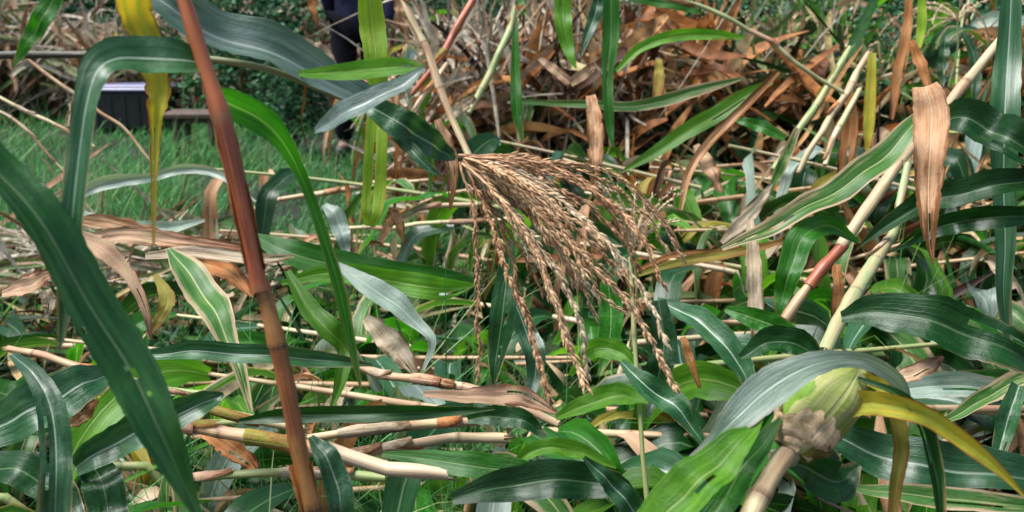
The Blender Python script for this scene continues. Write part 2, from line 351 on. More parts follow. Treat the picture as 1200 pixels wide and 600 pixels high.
def loose_stalk(mat, label, pts, name='fallen_stalk', group=None, **kw):
    C, r = stalkpts(pts); mb = MB(); tube(mb, C, r, 12, kw.get('inter', .15), kw.get('bulge', .13), v0=kw.get('v0', .3), wob=.04)
    rg = random.Random(int(pts[0][0])); Tn = nrmz(np.gradient(C, axis=0))
    for e, sg in ((0, -1), (len(C)-1, 1)):          # splintered ends
        for _ in range(kw.get('splinters', 9)):
            q = np.array([rg.gauss(0, 1) for _ in range(3)]); q = nrmz(q-Tn[e]*np.dot(q, Tn[e])); o2 = np.cross(Tn[e], q); w_ = r[e]*rg.uniform(.1, .3)
            b_ = C[e]+q*r[e]*rg.uniform(.5, .95)-Tn[e]*sg*.004; tip = b_+Tn[e]*sg*r[e]*rg.uniform(.8, 3.2)+q*r[e]*rg.uniform(-.4, .6)
            mb.raw([b_-o2*w_, b_+o2*w_, b_-q*w_, tip], [(0, 1, 3), (1, 2, 3), (2, 0, 3)], np.array([[rg.random(), .5]]*4))
    t = thing(name, C[0], label, 'stalk', group); mb.build('stalk', mat, t)
    T = nrmz(np.gradient(C, axis=0)); L = len(C)
    for q in range(kw.get('sheaths', rg.randint(1, 3))):      # shrunken sheaths still clasping the stalk
        i0 = rg.randint(0, max(1, int(L*.7))); i1 = min(L-1, i0+int(rg.uniform(.05, .12)/.012))
        if i1-i0 < 4: continue
        n = i1-i0; sd = nrmz(np.cross(T[i0:i1], np.array((.1, .2, 1)))); up = nrmz(np.cross(sd, T[i0:i1])); a0 = rg.uniform(-1, 2.2); ang = np.linspace(a0-1.9, a0+1.4, 9)
        V = np.zeros((n, 9, 3)); UV = np.zeros((n, 9, 2))
        for i in range(n):
            f = i/(n-1); an = a0+(ang-a0)*(1-.6*f*f); rr = r[i0+i]*(1.08+.5*f*f*f+.07*np.sin(11*f+ang*3))
            V[i] = C[i0+i]+np.cos(an)[:, None]*sd[i]*rr[:, None]+np.sin(an)[:, None]*up[i]*rr[:, None]; UV[i, :, 0] = np.linspace(0, 1, 9); UV[i, :, 1] = f
        m2 = MB(); m2.grid(V, UV); m2.build('leaf_sheath', rg.choice(('tan', 'cream', 'olive', 'pink', 'rust')), t)
    return t
def sheath(parent, mat, pts, name='leaf_sheath'):
    """dry sleeve half wrapped round a stalk"""
    C, r = stalkpts(pts, bend=0); mb = MB(); n = len(C); T = nrmz(np.gradient(C, axis=0))
    V3 = nrmz(C-CP); sd = nrmz(np.cross(T, V3)); up = nrmz(np.cross(sd, T))
    ang = np.linspace(-2.2, 2.0, 11); V = np.zeros((n, 11, 3)); UV = np.zeros((n, 11, 2))
    for i in range(n):
        t = i/(n-1); rr = r[i]*(1.04+.04*t*t+.03*np.sin(9*t+ang*2))
        V[i] = C[i]+np.sin(ang)[:, None]*sd[i]*rr[:, None]+np.cos(ang)[:, None]*up[i]*rr[:, None]
        UV[i, :, 0] = (ang+2.2)/4.2; UV[i, :, 1] = t*.7
    mb.grid(V, UV); return mb.build(name, mat, parent)
def spikelets(mb, C, r0, L, every, rg, spread=.28):
    """pairs of slim pointed spikelets along a tassel branch"""
    d = np.r_[0, np.cumsum(np.linalg.norm(np.diff(C, axis=0), axis=1))]; T = nrmz(np.gradient(C, axis=0))
    s = .02*d[-1]+.004
    while s < d[-1]:
        p = np.array([np.interp(s, d, C[:, i]) for i in range(3)]); t = nrmz(np.array([np.interp(s, d, T[:, i]) for i in range(3)]))
        for _ in range(rg.choice((2, 2, 3))):
            q = np.array([rg.gauss(0, 1) for _ in range(3)]); q = nrmz(q-t*np.dot(q, t)); o2 = np.cross(t, q)
            dr = nrmz(t+q*spread*rg.uniform(.5, 1.5)); l = L*rg.uniform(.75, 1.2); w = r0*rg.uniform(.8, 1.25)
            b = p+q*r0*.6; m1 = b+dr*l*.45; e = b+dr*l
            V = [b, m1+q*w, m1+o2*w, m1-q*w*.6, m1-o2*w, e]
            mb.raw(V, [(0, 1, 2), (0, 2, 3), (0, 3, 4), (0, 4, 1), (5, 2, 1), (5, 3, 2), (5, 4, 3), (5, 1, 4)])
        s += every*rg.uniform(.8, 1.2)
def tassel_branch(parent, mat, pts, r=.0011, sp_r=.0019, L=.010, every=.0048, seed=0):
    C = smooth([at(*p)[0] for p in pts], 9); mb = MB(); rg = random.Random(seed)
    C = C+np.cumsum(np.array([[rg.gauss(0, .0009) for _ in range(3)] for _ in C]), 0)*.8
    tube(mb, C, np.linspace(r*1.25, r*.6, len(C)), 6, 1., 0, cap=False)
    spikelets(mb, C[int(len(C)*.12):], sp_r, L, every, rg)
    return mb.build('tassel_branch', mat, parent, sm=False)

# ------------------------------------------------------------------ procedural plants (stalk > leaves)
GREENS = ['green_mid', 'green_deep', 'green_blue', 'green_mid', 'green_light', 'green_deep', 'half_dry', 'green_grey']
DRY = ['tan', 'cream', 'tan', 'rust', 'pink', 'brown', 'olive', 'half_dry']
def free_leaf(parent, mat, p, d, L, Wd, rg, droop=1., twist=0., floor=.02, nu=5, n=16, dry=False):
    C = [np.array(p, float)]; d = nrmz(np.array(d, float)); h = L/n
    side = np.cross(d, (0, 0, 1.)); side = nrmz(side) if np.linalg.norm(side) > .1 else np.array((1., 0, 0)); a = rg.uniform(-1.25, 1.25); side = side*math.cos(a)+np.cross(d, side)*math.sin(a); S = [side]
    wob = rg.uniform(-1, 1)*.12
    kink = rg.randint(3, 11) if rg.random() < (.55 if dry else .5) else -1
    for i in range(n-1):
        d = d+np.array((wob*side[0], wob*side[1], -droop*.16*(1+i*.06)))
        if i == kink: d = d+np.array((rg.gauss(0, .3), rg.gauss(0, .3), -1.2))
        d = nrmz(d); q = C[-1]+d*h
        if q[2] < floor:
            q[2] = floor+rg.uniform(0, .015); d[2] = abs(d[2])*.12; d = nrmz(d)
        C.append(q); side = nrmz(side-d*np.dot(side, d))
        a = twist/n; side = side*math.cos(a)+np.cross(d, side)*math.sin(a); S.append(side)
    C = smooth(np.array(C)[::2], 3) if False else np.array(C); S = np.array(S); T = nrmz(np.gradient(C, axis=0)); S = nrmz(S-T*np.sum(S*T, 1)[:, None])
    Nn = np.cross(S, T); s = np.linspace(0, 1, len(C))
    W = Wd/2*np.clip(np.minimum((.35+s*3.2), 1)*(1-np.clip((s-.35)/.65, 0, 1)**1.8), .02, 1)
    mb = MB(); blade(mb, C, W, S, Nn, rg.uniform(.15, .5) if not dry else rg.uniform(.1, .9), .22 if dry else .12, rg.uniform(1.5, 4), nu, crumple=.25 if dry else .04, rg=rg)
    return mb.build('leaf', mat, parent)
MARKS = []          # (x, y, phrase) of things one can find, for telling the fallen plants apart
def describe(x, y, az, lean, dry, length, smat):
    m = min(MARKS, key=lambda k: (k[0]-x)**2+((k[1]-y)*.6)**2)
    tone = 'mostly dead tan' if dry > .66 else ('half-dead' if dry > .36 else 'mostly green')
    a = az % 360; way = 'to the right' if a < 55 or a > 305 else ('to the left' if 125 < a < 235 else 'away')
    col = {'stalk_tan': 'tan', 'stalk_green': 'green', 'stalk_cream': 'cream', 'stalk_pink': 'pinkish', 'stalk_red': 'red', 'stalk_ochre': 'brown'}[smat]
    return '%s %s %s-stalked maize %s %s, %s' % ('long' if length > 1.15 else 'short', tone.replace(' tan', ''), col, 'leaning' if lean > 22 else 'lying', way.replace('to the ', ''), m[2])
def plant(base, az, lean, length, label, group, pal, smat, seed, r=.0115, nleaf=8, kink=None, leafL=(.45, .8), leafW=(.05, .08), droop=1., floor=.03, dryfrac=.3, name='fallen_maize_plant', start=.12, tassel=None, nu=5):
    """az: heading of the stalk, lean: its rise above the ground in degrees; kink: (height of break, rise after it)"""
    rg = random.Random(seed); base = np.array((base[0], base[1], 0.))
    root = thing(name, base, label, 'maize plant', group)
    hd = np.array((math.cos(R(az)), math.sin(R(az)), 0)); up = np.array((0, 0, 1.)); lat = np.array((-hd[1], hd[0], 0))
    C = [base-up*.02]; s = 0; e = R(kink[2]) if kink else R(lean); st = .02
    broken = False
    while s < length:
        if kink and s > kink[0] and not broken: e = R(kink[1]); broken = True
        e -= .0018*(1 if e > R(2) else 0)
        d = hd*math.cos(e)+up*math.sin(e)+lat*.06*math.sin(s*5+seed)
        q = C[-1]+nrmz(d)*st
        if q[2] < floor and s > .05: q[2] = floor
        C.append(q); s += st
    C = np.array(C); n = len(C); rad = np.linspace(r, r*.4, n)
    mb = MB(); tube(mb, C, rad, 8, .14, .15, wob=.04); mb.build('stalk', smat, root)
    T = nrmz(np.gradient(C, axis=0))
    nd = 0
    for i in range(nleaf):
        f = start+(1-start)*(i+.5)/nleaf; k = min(int(f*(n-1)), n-1); sg = 1 if i % 2 else -1
        dry = rg.random() < dryfrac; nd += dry
        mat = rg.choice([m for m in DRY] if dry else pal)
        t = T[k]; la = nrmz(np.cross(t, up)+1e-4)*sg
        d = t*rg.uniform(.35, .9)+la*rg.uniform(.4, 1.)+up*rg.uniform(.0, .75)
        Lf = rg.uniform(*leafL)*(1-.25*abs(f-.5)); Wf = rg.uniform(*leafW)*(.62 if dry else 1)
        free_leaf(root, mat, C[k]+la*rad[k]*.5, d, Lf, Wf, rg, droop*(1.9 if dry else 1)*rg.uniform(.7, 1.3), rg.uniform(-1.2, 1.2)*(2.5 if dry else 1), floor*rg.uniform(.5, 1.2), nu, dry=dry)
    if tassel:
        ts = MB(); Tn = T[-1]
        tas = None
        for i in range(7):
            q = nrmz(Tn+np.array([rg.gauss(0, .45) for _ in range(3)])*(i > 0)); P = [C[-1]]; L = rg.uniform(.12, .2)
            for j in range(8): q = nrmz(q+np.array((0, 0, -.1))); P.append(P[-1]+q*L/8)
            P = np.array(P); tube(ts, P, np.linspace(.0022, .0012, len(P)), 5, 1., 0, cap=False); spikelets(ts, P, .0022, .012, .012, rg)
        ts.build('tassel', tassel, root, sm=False)
    root['label'] = describe(base[0], base[1], az, lean, nd/nleaf, length, smat)
    return root

def debris(label, n, xr, yr, hfun, mat, tone, L=(.1, .4), Wd=(.012, .04), flat=.25, az=None, seed=1):
    """a heap of torn leaf strips, far too many to count: n strips between the soil and hfun(x, y)"""
    g = np.random.RandomState(seed); x = g.uniform(*xr, n); y = g.uniform(*yr, n)
    z = np.array([hfun(a, b) for a, b in zip(x, y)])*g.rand(n)**.8+.01
    P = np.stack([x, y, z], 1); a = g.uniform(0, 6.283, n) if az is None else g.normal(az, .35, n)+np.pi*(g.rand(n) < .5)
    el = g.normal(0, flat, n); d = np.stack([np.cos(a)*np.cos(el), np.sin(a)*np.cos(el), np.sin(el)], 1)
    ln = g.uniform(*L, n); w = g.uniform(*Wd, n)/2; side = nrmz(np.cross(d, np.array((0, 0, 1.))+g.randn(n, 3)*.7)); m = 7
    bend = g.randn(n, 3)*.35; bend[:, 2] -= .3; tw = g.normal(0, .9, n)
    V = np.zeros((n, m, 3, 3)); UV = np.zeros((n, m, 3, 2)); t0 = tone(g, n); UV[..., 0] = t0[:, None, None]
    c = P-d*(ln/2)[:, None]; dd = d
    kink = g.randint(0, 12, n)
    for k in range(m):
        f = k/(m-1); prof = min(1, .35+3*f)*(1-max(0, f-.45)**1.5*2.1)
        an = tw*f; nn = np.cross(dd, side); sd = nrmz(side*np.cos(an)[:, None]+nn*np.sin(an)[:, None]); up = np.cross(sd, dd)
        for j, q in enumerate((-1, 0, 1)):
            V[:, k, j] = c+sd*(q*w*max(prof, .06))[:, None]+up*(abs(q)*w*.5)[:, None]*max(prof, .06)
        UV[:, k, :, 1] = f
        dd = nrmz(dd+bend/m*1.6+np.where((kink == k)[:, None], g.randn(n, 3)*.9, 0)); c = c+dd*(ln/(m-1))[:, None]; c[:, 2] = np.maximum(c[:, 2], .006)
    mb = MB(); mb.v = [V.reshape(-1, 3)]; mb.uv = [UV.reshape(-1, 2)]; mb.n = n*m*3
    base = (np.arange(n)*m*3)[:, None]; q = np.array([(3*k+j, 3*k+j+1, 3*k+j+4, 3*k+j+3) for k in range(m-1) for j in (0, 1)])
    mb.f = (base[:, :, None]+q[None]).reshape(-1, 4).tolist()
    return tag(mb.build('maize_debris', mat), label, 'debris', None, 'stuff')

# ------------------------------------------------------------------ the setting: soil and grass
def soil_h(x, y): return .025*math.sin(x*2.3+1)*math.sin(y*1.9)+.012*math.sin(x*7+y*5)
mb = MB(); xs = np.concatenate([[-250, -80, -30], np.linspace(-12, 12, 97), [30, 80, 250]]); ys = np.concatenate([[-120, -30, -8], np.linspace(-3, 20, 93), [40, 100, 350]])
V = np.zeros((len(ys), len(xs), 3))
for i, y in enumerate(ys):
    for j, x in enumerate(xs):
        V[i, j] = (x, y, soil_h(x, y)-.02 if abs(x) < 13 and -4 < y < 21 else -.02)
mb.grid(V, V[..., :2].copy()); tag(mb.build('ground', 'soil'), 'dark brown field soil under the fallen maize', None, None, 'structure')

def strands(name, label, mat, P, H, Wd, lean, tone, cat=None, kind='stuff', curl=.6):
    """P (n,3) roots: three-segment blades, all in one mesh"""
    n = len(P); az = np.random.rand(n)*6.283; dx = np.stack([np.cos(az), np.sin(az), 0*az], 1); sd = np.stack([-np.sin(az+.6), np.cos(az+.6), 0*az], 1)
    le = lean*np.random.rand(n)
    V = np.zeros((n, 7, 3)); UV = np.zeros((n, 7, 2)); UV[:, :, 0] = tone[:, None]
    for k, (t, wf) in enumerate(((0, .8), (.4, 1), (.75, .65), (1, 0))):
        c = P+dx*(le*H*t**1.7)[:, None]; c[:, 2] = P[:, 2]+H*(t-curl*le*t*t*.6)
        UV[:, 2*k:2*k+2, 1] = t
        if k < 3:
            V[:, 2*k] = c-sd*(Wd*wf/2)[:, None]; V[:, 2*k+1] = c+sd*(Wd*wf/2)[:, None]
        else: V[:, 6] = c
    F = []
    for i in range(n):
        b = 7*i; F += [(b, b+1, b+3, b+2), (b+2, b+3, b+5, b+4), (b+4, b+5, b+6)]
    mb = MB(); mb.v = [V.reshape(-1, 3)]; mb.uv = [UV.reshape(-1, 2)]; mb.f = F; mb.n = 7*n
    return tag(mb.build(name, mat, sm=False), label, cat, None, kind)
def ground_px(n, x0, x1, y0, y1):
    P = []
    for _ in range(n):
        q = spot(random.uniform(x0, x1), random.uniform(y0, y1)); P.append((q[0]+random.gauss(0, .05), q[1]+random.gauss(0, .08), soil_h(q[0], q[1])-.02))
    return np.array(P)
P = np.vstack([ground_px(32000, -150, 660, 85, 310), ground_px(11000, -100, 620, 300, 680), ground_px(3500, 520, 1300, 250, 680), ground_px(4000, 600, 1400, 90, 250), ground_px(5000, 960, 1300, 350, 600)])
patch = np.sin(P[:, 0]*4.3+np.sin(P[:, 1]*3)*1.5)*np.sin(P[:, 1]*3.7+P[:, 0]*1.3); P = P[np.random.rand(len(P)) > np.clip(-patch*1.1-.35, 0, .85)]
n = len(P); far = np.clip(P[:, 1]/6, .5, 1.6)
patch = np.sin(P[:, 0]*3.1+np.sin(P[:, 1]*2)*1.5)*np.sin(P[:, 1]*2.3+P[:, 0])
H = (.06+.12*np.random.rand(n)**1.6)*(1+.6*patch)*(1+(np.random.rand(n) < .05)*1.2)*np.where(P[:, 1] < 3.6, 1.35, 1); Wd = (.0035+.003*np.random.rand(n))*far
strands('grass', 'short bright green grass covering the clearing and the soil between stalks', 'grass_tint', P, H, Wd, 1.1, np.clip(np.random.rand(n)**1.3*.75+.22*patch+.08+(np.random.rand(n) < .06)*.6, 0, 1), 'grass')
P2 = np.vstack([ground_px(3200, 480, 1300, 130, 640), ground_px(900, -80, 520, 250, 640), ground_px(2200, -80, 340, 50, 112)])
n = len(P2); P2[:, 2] += np.random.rand(n)*.06
strands('leaf_litter', 'shredded dry straw and leaf scraps scattered over the ground', 'litter_tint', P2, .06+.13*np.random.rand(n), .004+.008*np.random.rand(n)**2, 3.2, np.random.rand(n), 'straw', curl=.95)

# ------------------------------------------------------------------ background: shrubs, weeds, far wood
def leafy(mb, ctr, size, n, ls, rg, tone=(0, 1), flat=.5):
    """n small folded leaves gathered in clumps round ctr within size"""
    cl = [(ctr+np.array((rg.uniform(-1, 1)*size[0], rg.uniform(-1, 1)*size[1], rg.uniform(-1, 1)*size[2]))*rg.uniform(.35, 1)) for _ in range(max(5, n//45))]
    C = np.array([cl[rg.randrange(len(cl))] for _ in range(n)]); sp = min(size)*.36
    C = C+np.random.randn(n, 3)*sp*.7
    a = nrmz(np.random.randn(n, 3)*(1, 1, flat)); b = nrmz(np.cross(a, np.random.randn(n, 3))); c = np.cross(a, b)
    l = ls*(.6+.8*np.random.rand(n))[:, None]; wd = l*.34
    t = tone[0]+(tone[1]-tone[0])*np.random.rand(n)
    V = np.stack([C, C+a*l*.5+b*wd+c*wd*.3, C+a*l, C+a*l*.5-b*wd+c*wd*.3], 1)
    UV = np.zeros((n, 4, 2)); UV[:, :, 0] = t[:, None]; bb = mb.n
    mb.v.append(V.reshape(-1, 3)); mb.uv.append(UV.reshape(-1, 2)); mb.n += 4*n
    for i in range(n): k = bb+4*i; mb.f += [(k, k+1, k+2), (k, k+2, k+3)]
def shrub(name, x, y, h, wd, n, ls, mat, label, group, seed, cat='shrub'):
    rg = random.Random(seed); root = thing(name, (x, y, 0), label, cat, group)
    for i in range(4):
        a = rg.uniform(0, 6.28); P = np.array([(x, y, -.03), (x+.12*wd*math.cos(a), y+.12*wd*math.sin(a), h*.35), (x+.45*wd*math.cos(a), y+.45*wd*math.sin(a), h*.85)])
        mb = MB(); tube(mb, smooth(P, 6), np.linspace(.012, .004, 13), 6, 1., 0); mb.build('stem', 'bark', root)
    mb = MB(); leafy(mb, np.array((x, y, h*.52)), (wd*.55, wd*.5, h*.46), n, ls, rg); mb.build('foliage', mat, root, sm=False)
    return root
for i, (px, d, h, wd, n, ls, mat, lab) in enumerate([
    (300, 8.9, 1.5, 1.1, 2600, .06, 'weed_tint', 'dark leafy shrub left of the person in dark clothes'),
    (345, 7.6, .75, .55, 1100, .05, 'weed_tint', 'low dark bush at the left foot of the person'),
    (205, 10.6, 1.3, 1.2, 2200, .07, 'weed_tint', 'dark shrub behind the black crate'),
    (20, 13.2, 1.9, 1.5, 2600, .07, 'weed_tint', 'dark shrub behind the straw heap at the left edge'),
    (540, 9.6, 1.5, 1.3, 2600, .06, 'weed_tint', 'dark bush behind the rust-brown leaning stalks'),
    (650, 8.8, 1.35, 1.0, 2400, .05, 'weed_tint', 'dark green bush behind the hanging green leaves above the tassel'),
    (745, 6.6, 1.25, .85, 2800, .04, 'weed_tint', 'bluish green small-leaved bush above the middle of the heap'),
    (840, 9.0, 1.4, 1.1, 2600, .05, 'weed_tint', 'dark bush behind the pale bent flower stem'),
    (925, 6.0, 1.15, .7, 2400, .04, 'lime_weed_tint', 'bright green weed bush beside the yellowed maize tops'),
    (1010, 6.9, 1.25, .9, 2600, .045, 'weed_tint', 'dark weed bush behind the leaning yellow stalks'),
    (1105, 5.6, 1.1, .75, 2600, .035, 'weed_tint', 'bluish small-leaved bush under the pale drooping tassel'),
    (1190, 7.0, 1.3, 1.0, 2600, .05, 'weed_tint', 'dark green bush in the top right corner')]):
    p, _ = at(px, 100, d); shrub('shrub', p[0], p[1], h, wd, n, ls, mat, lab, 'shrubs behind the fallen maize', 900+i)
rg = random.Random(5); mb = MB()
for i in range(80):
    x = -18+36*i/79+rg.uniform(-.5, .5); y = 15+rg.uniform(-1.5, 4)
    leafy(mb, np.array((x, y, rg.uniform(.5, 2.4))), (1.3, 1.1, 1.3), 800, .15, rg)
tag(mb.build('far_hedge', 'wood_tint', sm=False), 'dark mass of trees and bushes closing off the field', 'hedge', None, 'stuff')

# ------------------------------------------------------------------ the red-brown upright plant in front
b, _ = at(372, 640, .9); b[2] = 0
A = thing('maize_plant', (b[0], b[1], 0), 'upright reddish brown maize stalk standing close in front at left', 'maize plant')
stalk(A, 'stalk_red', [(190, -90, .86, 21), (212, -10, .86, 22), (240, 80, .86, 23), (262, 150, .86, 24), (283, 240, .865, 24), (305, 340, .87, 25)], inter=.155, v0=.16, bulge=.1, name='stalk')
stalk(A, 'stalk_ochre', [(304, 332, .872, 23), (322, 400, .875, 23), (350, 520, .885, 24), (372, 620, .895, 26), (392, 720, .905, 33), (430, 900, .93, 34), (470, 1060, .96, 34)], inter=.155, v0=.6, name='lower_stalk')
sheath(A, 'rust', [(352, 545, .884, 25), (362, 590, .889, 26), (374, 640, .895, 26)])
sheath(A, 'rust', [(262, 148, .86, 24), (283, 240, .865, 24), (300, 318, .87, 24)])
leaf(A, 'green_blue', [(232, 72, .862, 30), (205, 70, .85, 46), (170, 68, .84, 50), (138, 70, .825, 46), (114, 84, .81, 36), (101, 120, .8, 30), (93, 180, .795, 30), (86, 250, .79, 30), (79, 330, .79, 26), (70, 412, .79, 3)], fold=.3, wave=.09, wk=2, tilt=35)
leaf(A, 'green_mid', [(240, 112, .875, 24), (270, 122, .9, 38), (305, 140, .93, 38), (332, 168, .95, 24), (356, 212, .97, 15), (380, 280, .98, 15), (398, 340, .985, 17), (411, 400, .99, 13), (423, 456, .99, 3)], fold=.3, wave=.05)
leaf(A, 'yellow', [(192, -85, .865, 20), (160, -40, .9, 42), (158, 12, .93, 46), (176, 62, .94, 46), (186, 108, .94, 34), (184, 150, .94, 18, 30), (181, 200, .94, 10, 40), (180, 288, .94, 4)], fold=.5, wave=.2, wk=5, crumple=.15)

# ------------------------------------------------------------------ the bent-over plant with the big tassel
b, _ = at(-160, 100, 1.05)
B = thing('tasselled_maize_plant', (b[0], b[1], 0), 'maize plant bent over sideways with big drooping brown tassel', 'maize plant')
q = [(-200, 1080, 1.15, 24), (-190, 600, 1.12, 20), (-160, 180, 1.06, 17), (-110, 80, 1.05, 13), (-20, 66, 1.05, 11), (100, 64, 1.04, 10), (215, 66, 1.03, 9), (300, 78, 1.03, 9), (370, 102, 1.05, 8), (430, 130, 1.07, 7), (532, 183, 1.1, 5)]
stalk(B, 'stalk_pale', q[6:], inter=.3, v0=.2, bulge=.08); stalk(B, 'stalk_dark', q[:6]+[(226, 67, 1.031, 9.6)], inter=.17, name='lower_stalk')
leaf(B, 'green_bloom_sheen', [(96, -60, .99, 30), (150, -20, .99, 46), (205, 18, 1.0, 56), (262, 42, 1.015, 58), (322, 66, 1.03, 54), (380, 94, 1.05, 44), (430, 119, 1.07, 30), (472, 144, 1.09, 8)], fold=.42, wave=.08, tilt=42)
leaf(B, 'green_light', [(346, 86, 1.03, 6), (385, 86, 1.0, 18), (430, 82, .975, 25), (470, 78, .955, 22), (497, 80, .945, 7)], fold=.3, wave=.05)
leaf(B, 'green_bloom_sheen', [(497, 81, .944, 6), (470, 100, .935, 20), (430, 120, .935, 26), (395, 138, .94, 26), (370, 154, .95, 7)], fold=.3, wave=.05, tilt=40, name='folded_leaf_tip')
leaf(B, 'green_blue', [(425, 122, 1.06, 12), (455, 136, 1.05, 36), (488, 158, 1.06, 42), (516, 176, 1.08, 28), (534, 186, 1.09, 6)], [(440, 138, 1.07, 10), (470, 163, 1.06, 18), (495, 190, 1.05, 14), (517, 208, 1.05, 2)], fold=.35)
ts = thing('tassel', at(532, 183, 1.1)[0], None, None); ts.parent = B; ts.location = Vector(at(532, 183, 1.1)[0])-Vector(B.location)
ends = [  # (path of one branch), the tassel hangs to the right
 [(536, 181, 1.1), (600, 180, 1.11), (690, 190, 1.12), (732, 206, 1.13), (772, 248, 1.14), (800, 296, 1.15)],
 [(538, 190, 1.1), (552, 240, 1.09), (557, 320, 1.08), (563, 445, 1.08)],
 [(540, 190, 1.1), (572, 238, 1.09), (602, 305, 1.07), (640, 392, 1.06), (655, 462, 1.05)],
 [(542, 188, 1.1), (590, 240, 1.08), (640, 312, 1.06), (668, 392, 1.05), (692, 452, 1.04)],
 [(542, 188, 1.1), (598, 245, 1.09), (650, 320, 1.07), (678, 390, 1.06), (684, 442, 1.06)],
 [(545, 188, 1.1), (615, 235, 1.08), (690, 305, 1.06), (742, 372, 1.05), (793, 462, 1.04)],
 [(545, 186, 1.1), (620, 215, 1.11), (690, 262, 1.12), (735, 330, 1.12), (752, 372, 1.12)],
 [(545, 186, 1.1), (610, 205, 1.12), (680, 235, 1.14), (722, 275, 1.15), (752, 322, 1.16)],
 [(545, 184, 1.1), (600, 192, 1.12), (660, 212, 1.14), (705, 240, 1.16), (742, 300, 1.17)],
 [(545, 190, 1.1), (605, 238, 1.11), (660, 292, 1.12), (705, 352, 1.12)],
 [(543, 190, 1.1), (596, 228, 1.13), (640, 272, 1.14), (682, 330, 1.14), (700, 366, 1.14)],
 [(541, 192, 1.1), (572, 232, 1.12), (612, 300, 1.12), (634, 352, 1.12)],
 [(545, 187, 1.1), (612, 222, 1.09), (670, 268, 1.08), (716, 318, 1.07)],
 [(544, 190, 1.1), (590, 236, 1.07), (628, 300, 1.05), (652, 372, 1.04), (660, 420, 1.04)],
 [(545, 184, 1.1), (598, 198, 1.09), (650, 226, 1.08), (692, 268, 1.07), (715, 296, 1.06)],
 [(545, 186, 1.1), (590, 204, 1.07), (640, 238, 1.05), (676, 290, 1.04), (690, 320, 1.04)],
 [(540, 190, 1.1), (560, 226, 1.11), (582, 262, 1.12), (604, 330, 1.12)],
 [(546, 183, 1.1), (600, 185, 1.12), (650, 198, 1.14), (690, 216, 1.16), (716, 246, 1.17)],
 [(544, 188, 1.1), (600, 226, 1.13), (650, 262, 1.16), (700, 310, 1.17), (724, 342, 1.17)],
 [(542, 190, 1.1), (584, 240, 1.1), (622, 304, 1.09), (646, 340, 1.09), (672, 412, 1.09)],
 [(545, 188, 1.1), (622, 246, 1.1), (682, 318, 1.1), (702, 350, 1.1), (726, 372, 1.1)],
 [(545, 184, 1.1), (612, 190, 1.08), (680, 214, 1.06), (728, 250, 1.05), (762, 300, 1.04)],
 [(545, 184, 1.1), (618, 196, 1.1), (694, 228, 1.1), (746, 276, 1.1), (776, 336, 1.1)],
 [(545, 182, 1.1), (622, 184, 1.13), (700, 204, 1.15), (752, 240, 1.17), (782, 282, 1.18)],
 [(545, 186, 1.1), (624, 220, 1.07), (700, 280, 1.05), (748, 344, 1.04), (772, 400, 1.03)],
 [(545, 185, 1.1), (610, 212, 1.05), (664, 252, 1.03), (702, 282, 1.02)]]
rg = random.Random(77)
for i in range(16):                     # finer strands between the main ones
    e0, e1 = rg.choice(ends), rg.choice(ends); n = min(len(e0), len(e1)); f = rg.uniform(.25, .75); cut = rg.uniform(.55, .95)
    mid = [tuple(e0[k][j]*(1-f)+e1[k][j]*f for j in range(3)) for k in range(n)]; l = [tuple(mid[0][j]+(m_[j]-mid[0][j])*cut for j in range(3)) for m_ in mid]; ends.append(l)
for i, e in enumerate(ends):
    big = i in (2, 3, 4, 5)
    tassel_branch(ts, ('tassel_tan', 'tassel_rust', 'tassel_rust', 'tassel_tan', 'tassel_pale')[i % 5], e, seed=i, every=.0036 if big else .0048, sp_r=.0016 if big else .0012, L=.0105, r=.0011 if i < 22 else .0008)

# ------------------------------------------------------------------ the broken plant with the ear, lower right
b, _ = at(830, 720, .93)
F = thing('maize_plant_with_ear', (b[0], b[1], 0), 'broken maize plant with husked ear and yellowing leaves at lower right', 'maize plant')
stalk(F, 'stalk_tan', [(720, 1080, .89, 34), (800, 780, .89, 33), (850, 668, .895, 31), (884, 596, .91, 29), (906, 556, .94, 28), (919, 537, .965, 26)], inter=.13)
C, r = stalkpts([(912, 546, .97, 25), (922, 530, .975, 27), (934, 514, .98, 22)], .004); mb = MB(); tube(mb, C, r, 14, .011, .1, v0=.5, wob=.05); mb.build('ear_shank', 'stalk_pale', F)
p0, _ = at(928, 524, .98); p1, _ = at(1004, 428, .995); ax = p1-p0; Ln = np.linalg.norm(ax); ax = nrmz(ax); vw = nrmz(p0-CP); s1 = nrmz(np.cross(ax, vw)); s2 = np.cross(s1, ax)
ear = thing('ear', p0, None, None); ear.parent = F; ear.location = Vector(p0)-Vector(F.location)
def husk(a0, a1, t0, t1, lift, mat, flare=0., seed=0, pinch=.75, rag=0.):
    mb = MB(); n, m = 18, 11; V = np.zeros((n, m, 3)); UV = np.zeros((n, m, 2)); rg = random.Random(seed); ph = rg.random()*6; rj = [1-rag*rg.random() for _ in range(m)]
    for i in range(n):
        s = i/(n-1); t = t0+(t1-t0)*s; rr = .0285*math.sin(math.pi*min(max(t*.80+.13, 0), 1))**.62+lift
        pin = 1-pinch*max(0, (s-.6)/.4)**1.5
        for j in range(m):
            u = j/(m-1); a = R(a0+(a1-a0)*(.5+(u-.5)*pin)); e = abs(u-.5)*2
            r_ = rr+.0012*math.sin(9*s+7*u+ph)+flare*s**3+.001*e*math.sin(14*s+ph)
            V[i, j] = p0+ax*Ln*(t0+(t-t0)*rj[j])+(s1*math.cos(a)+s2*math.sin(a))*r_; UV[i, j] = (u, s*.8)
    mb.grid(V, UV); return mb.build('husk_leaf', mat, ear)
husk(-20, 340, .0, 1.0, -.001, 'husk_green', seed=9)
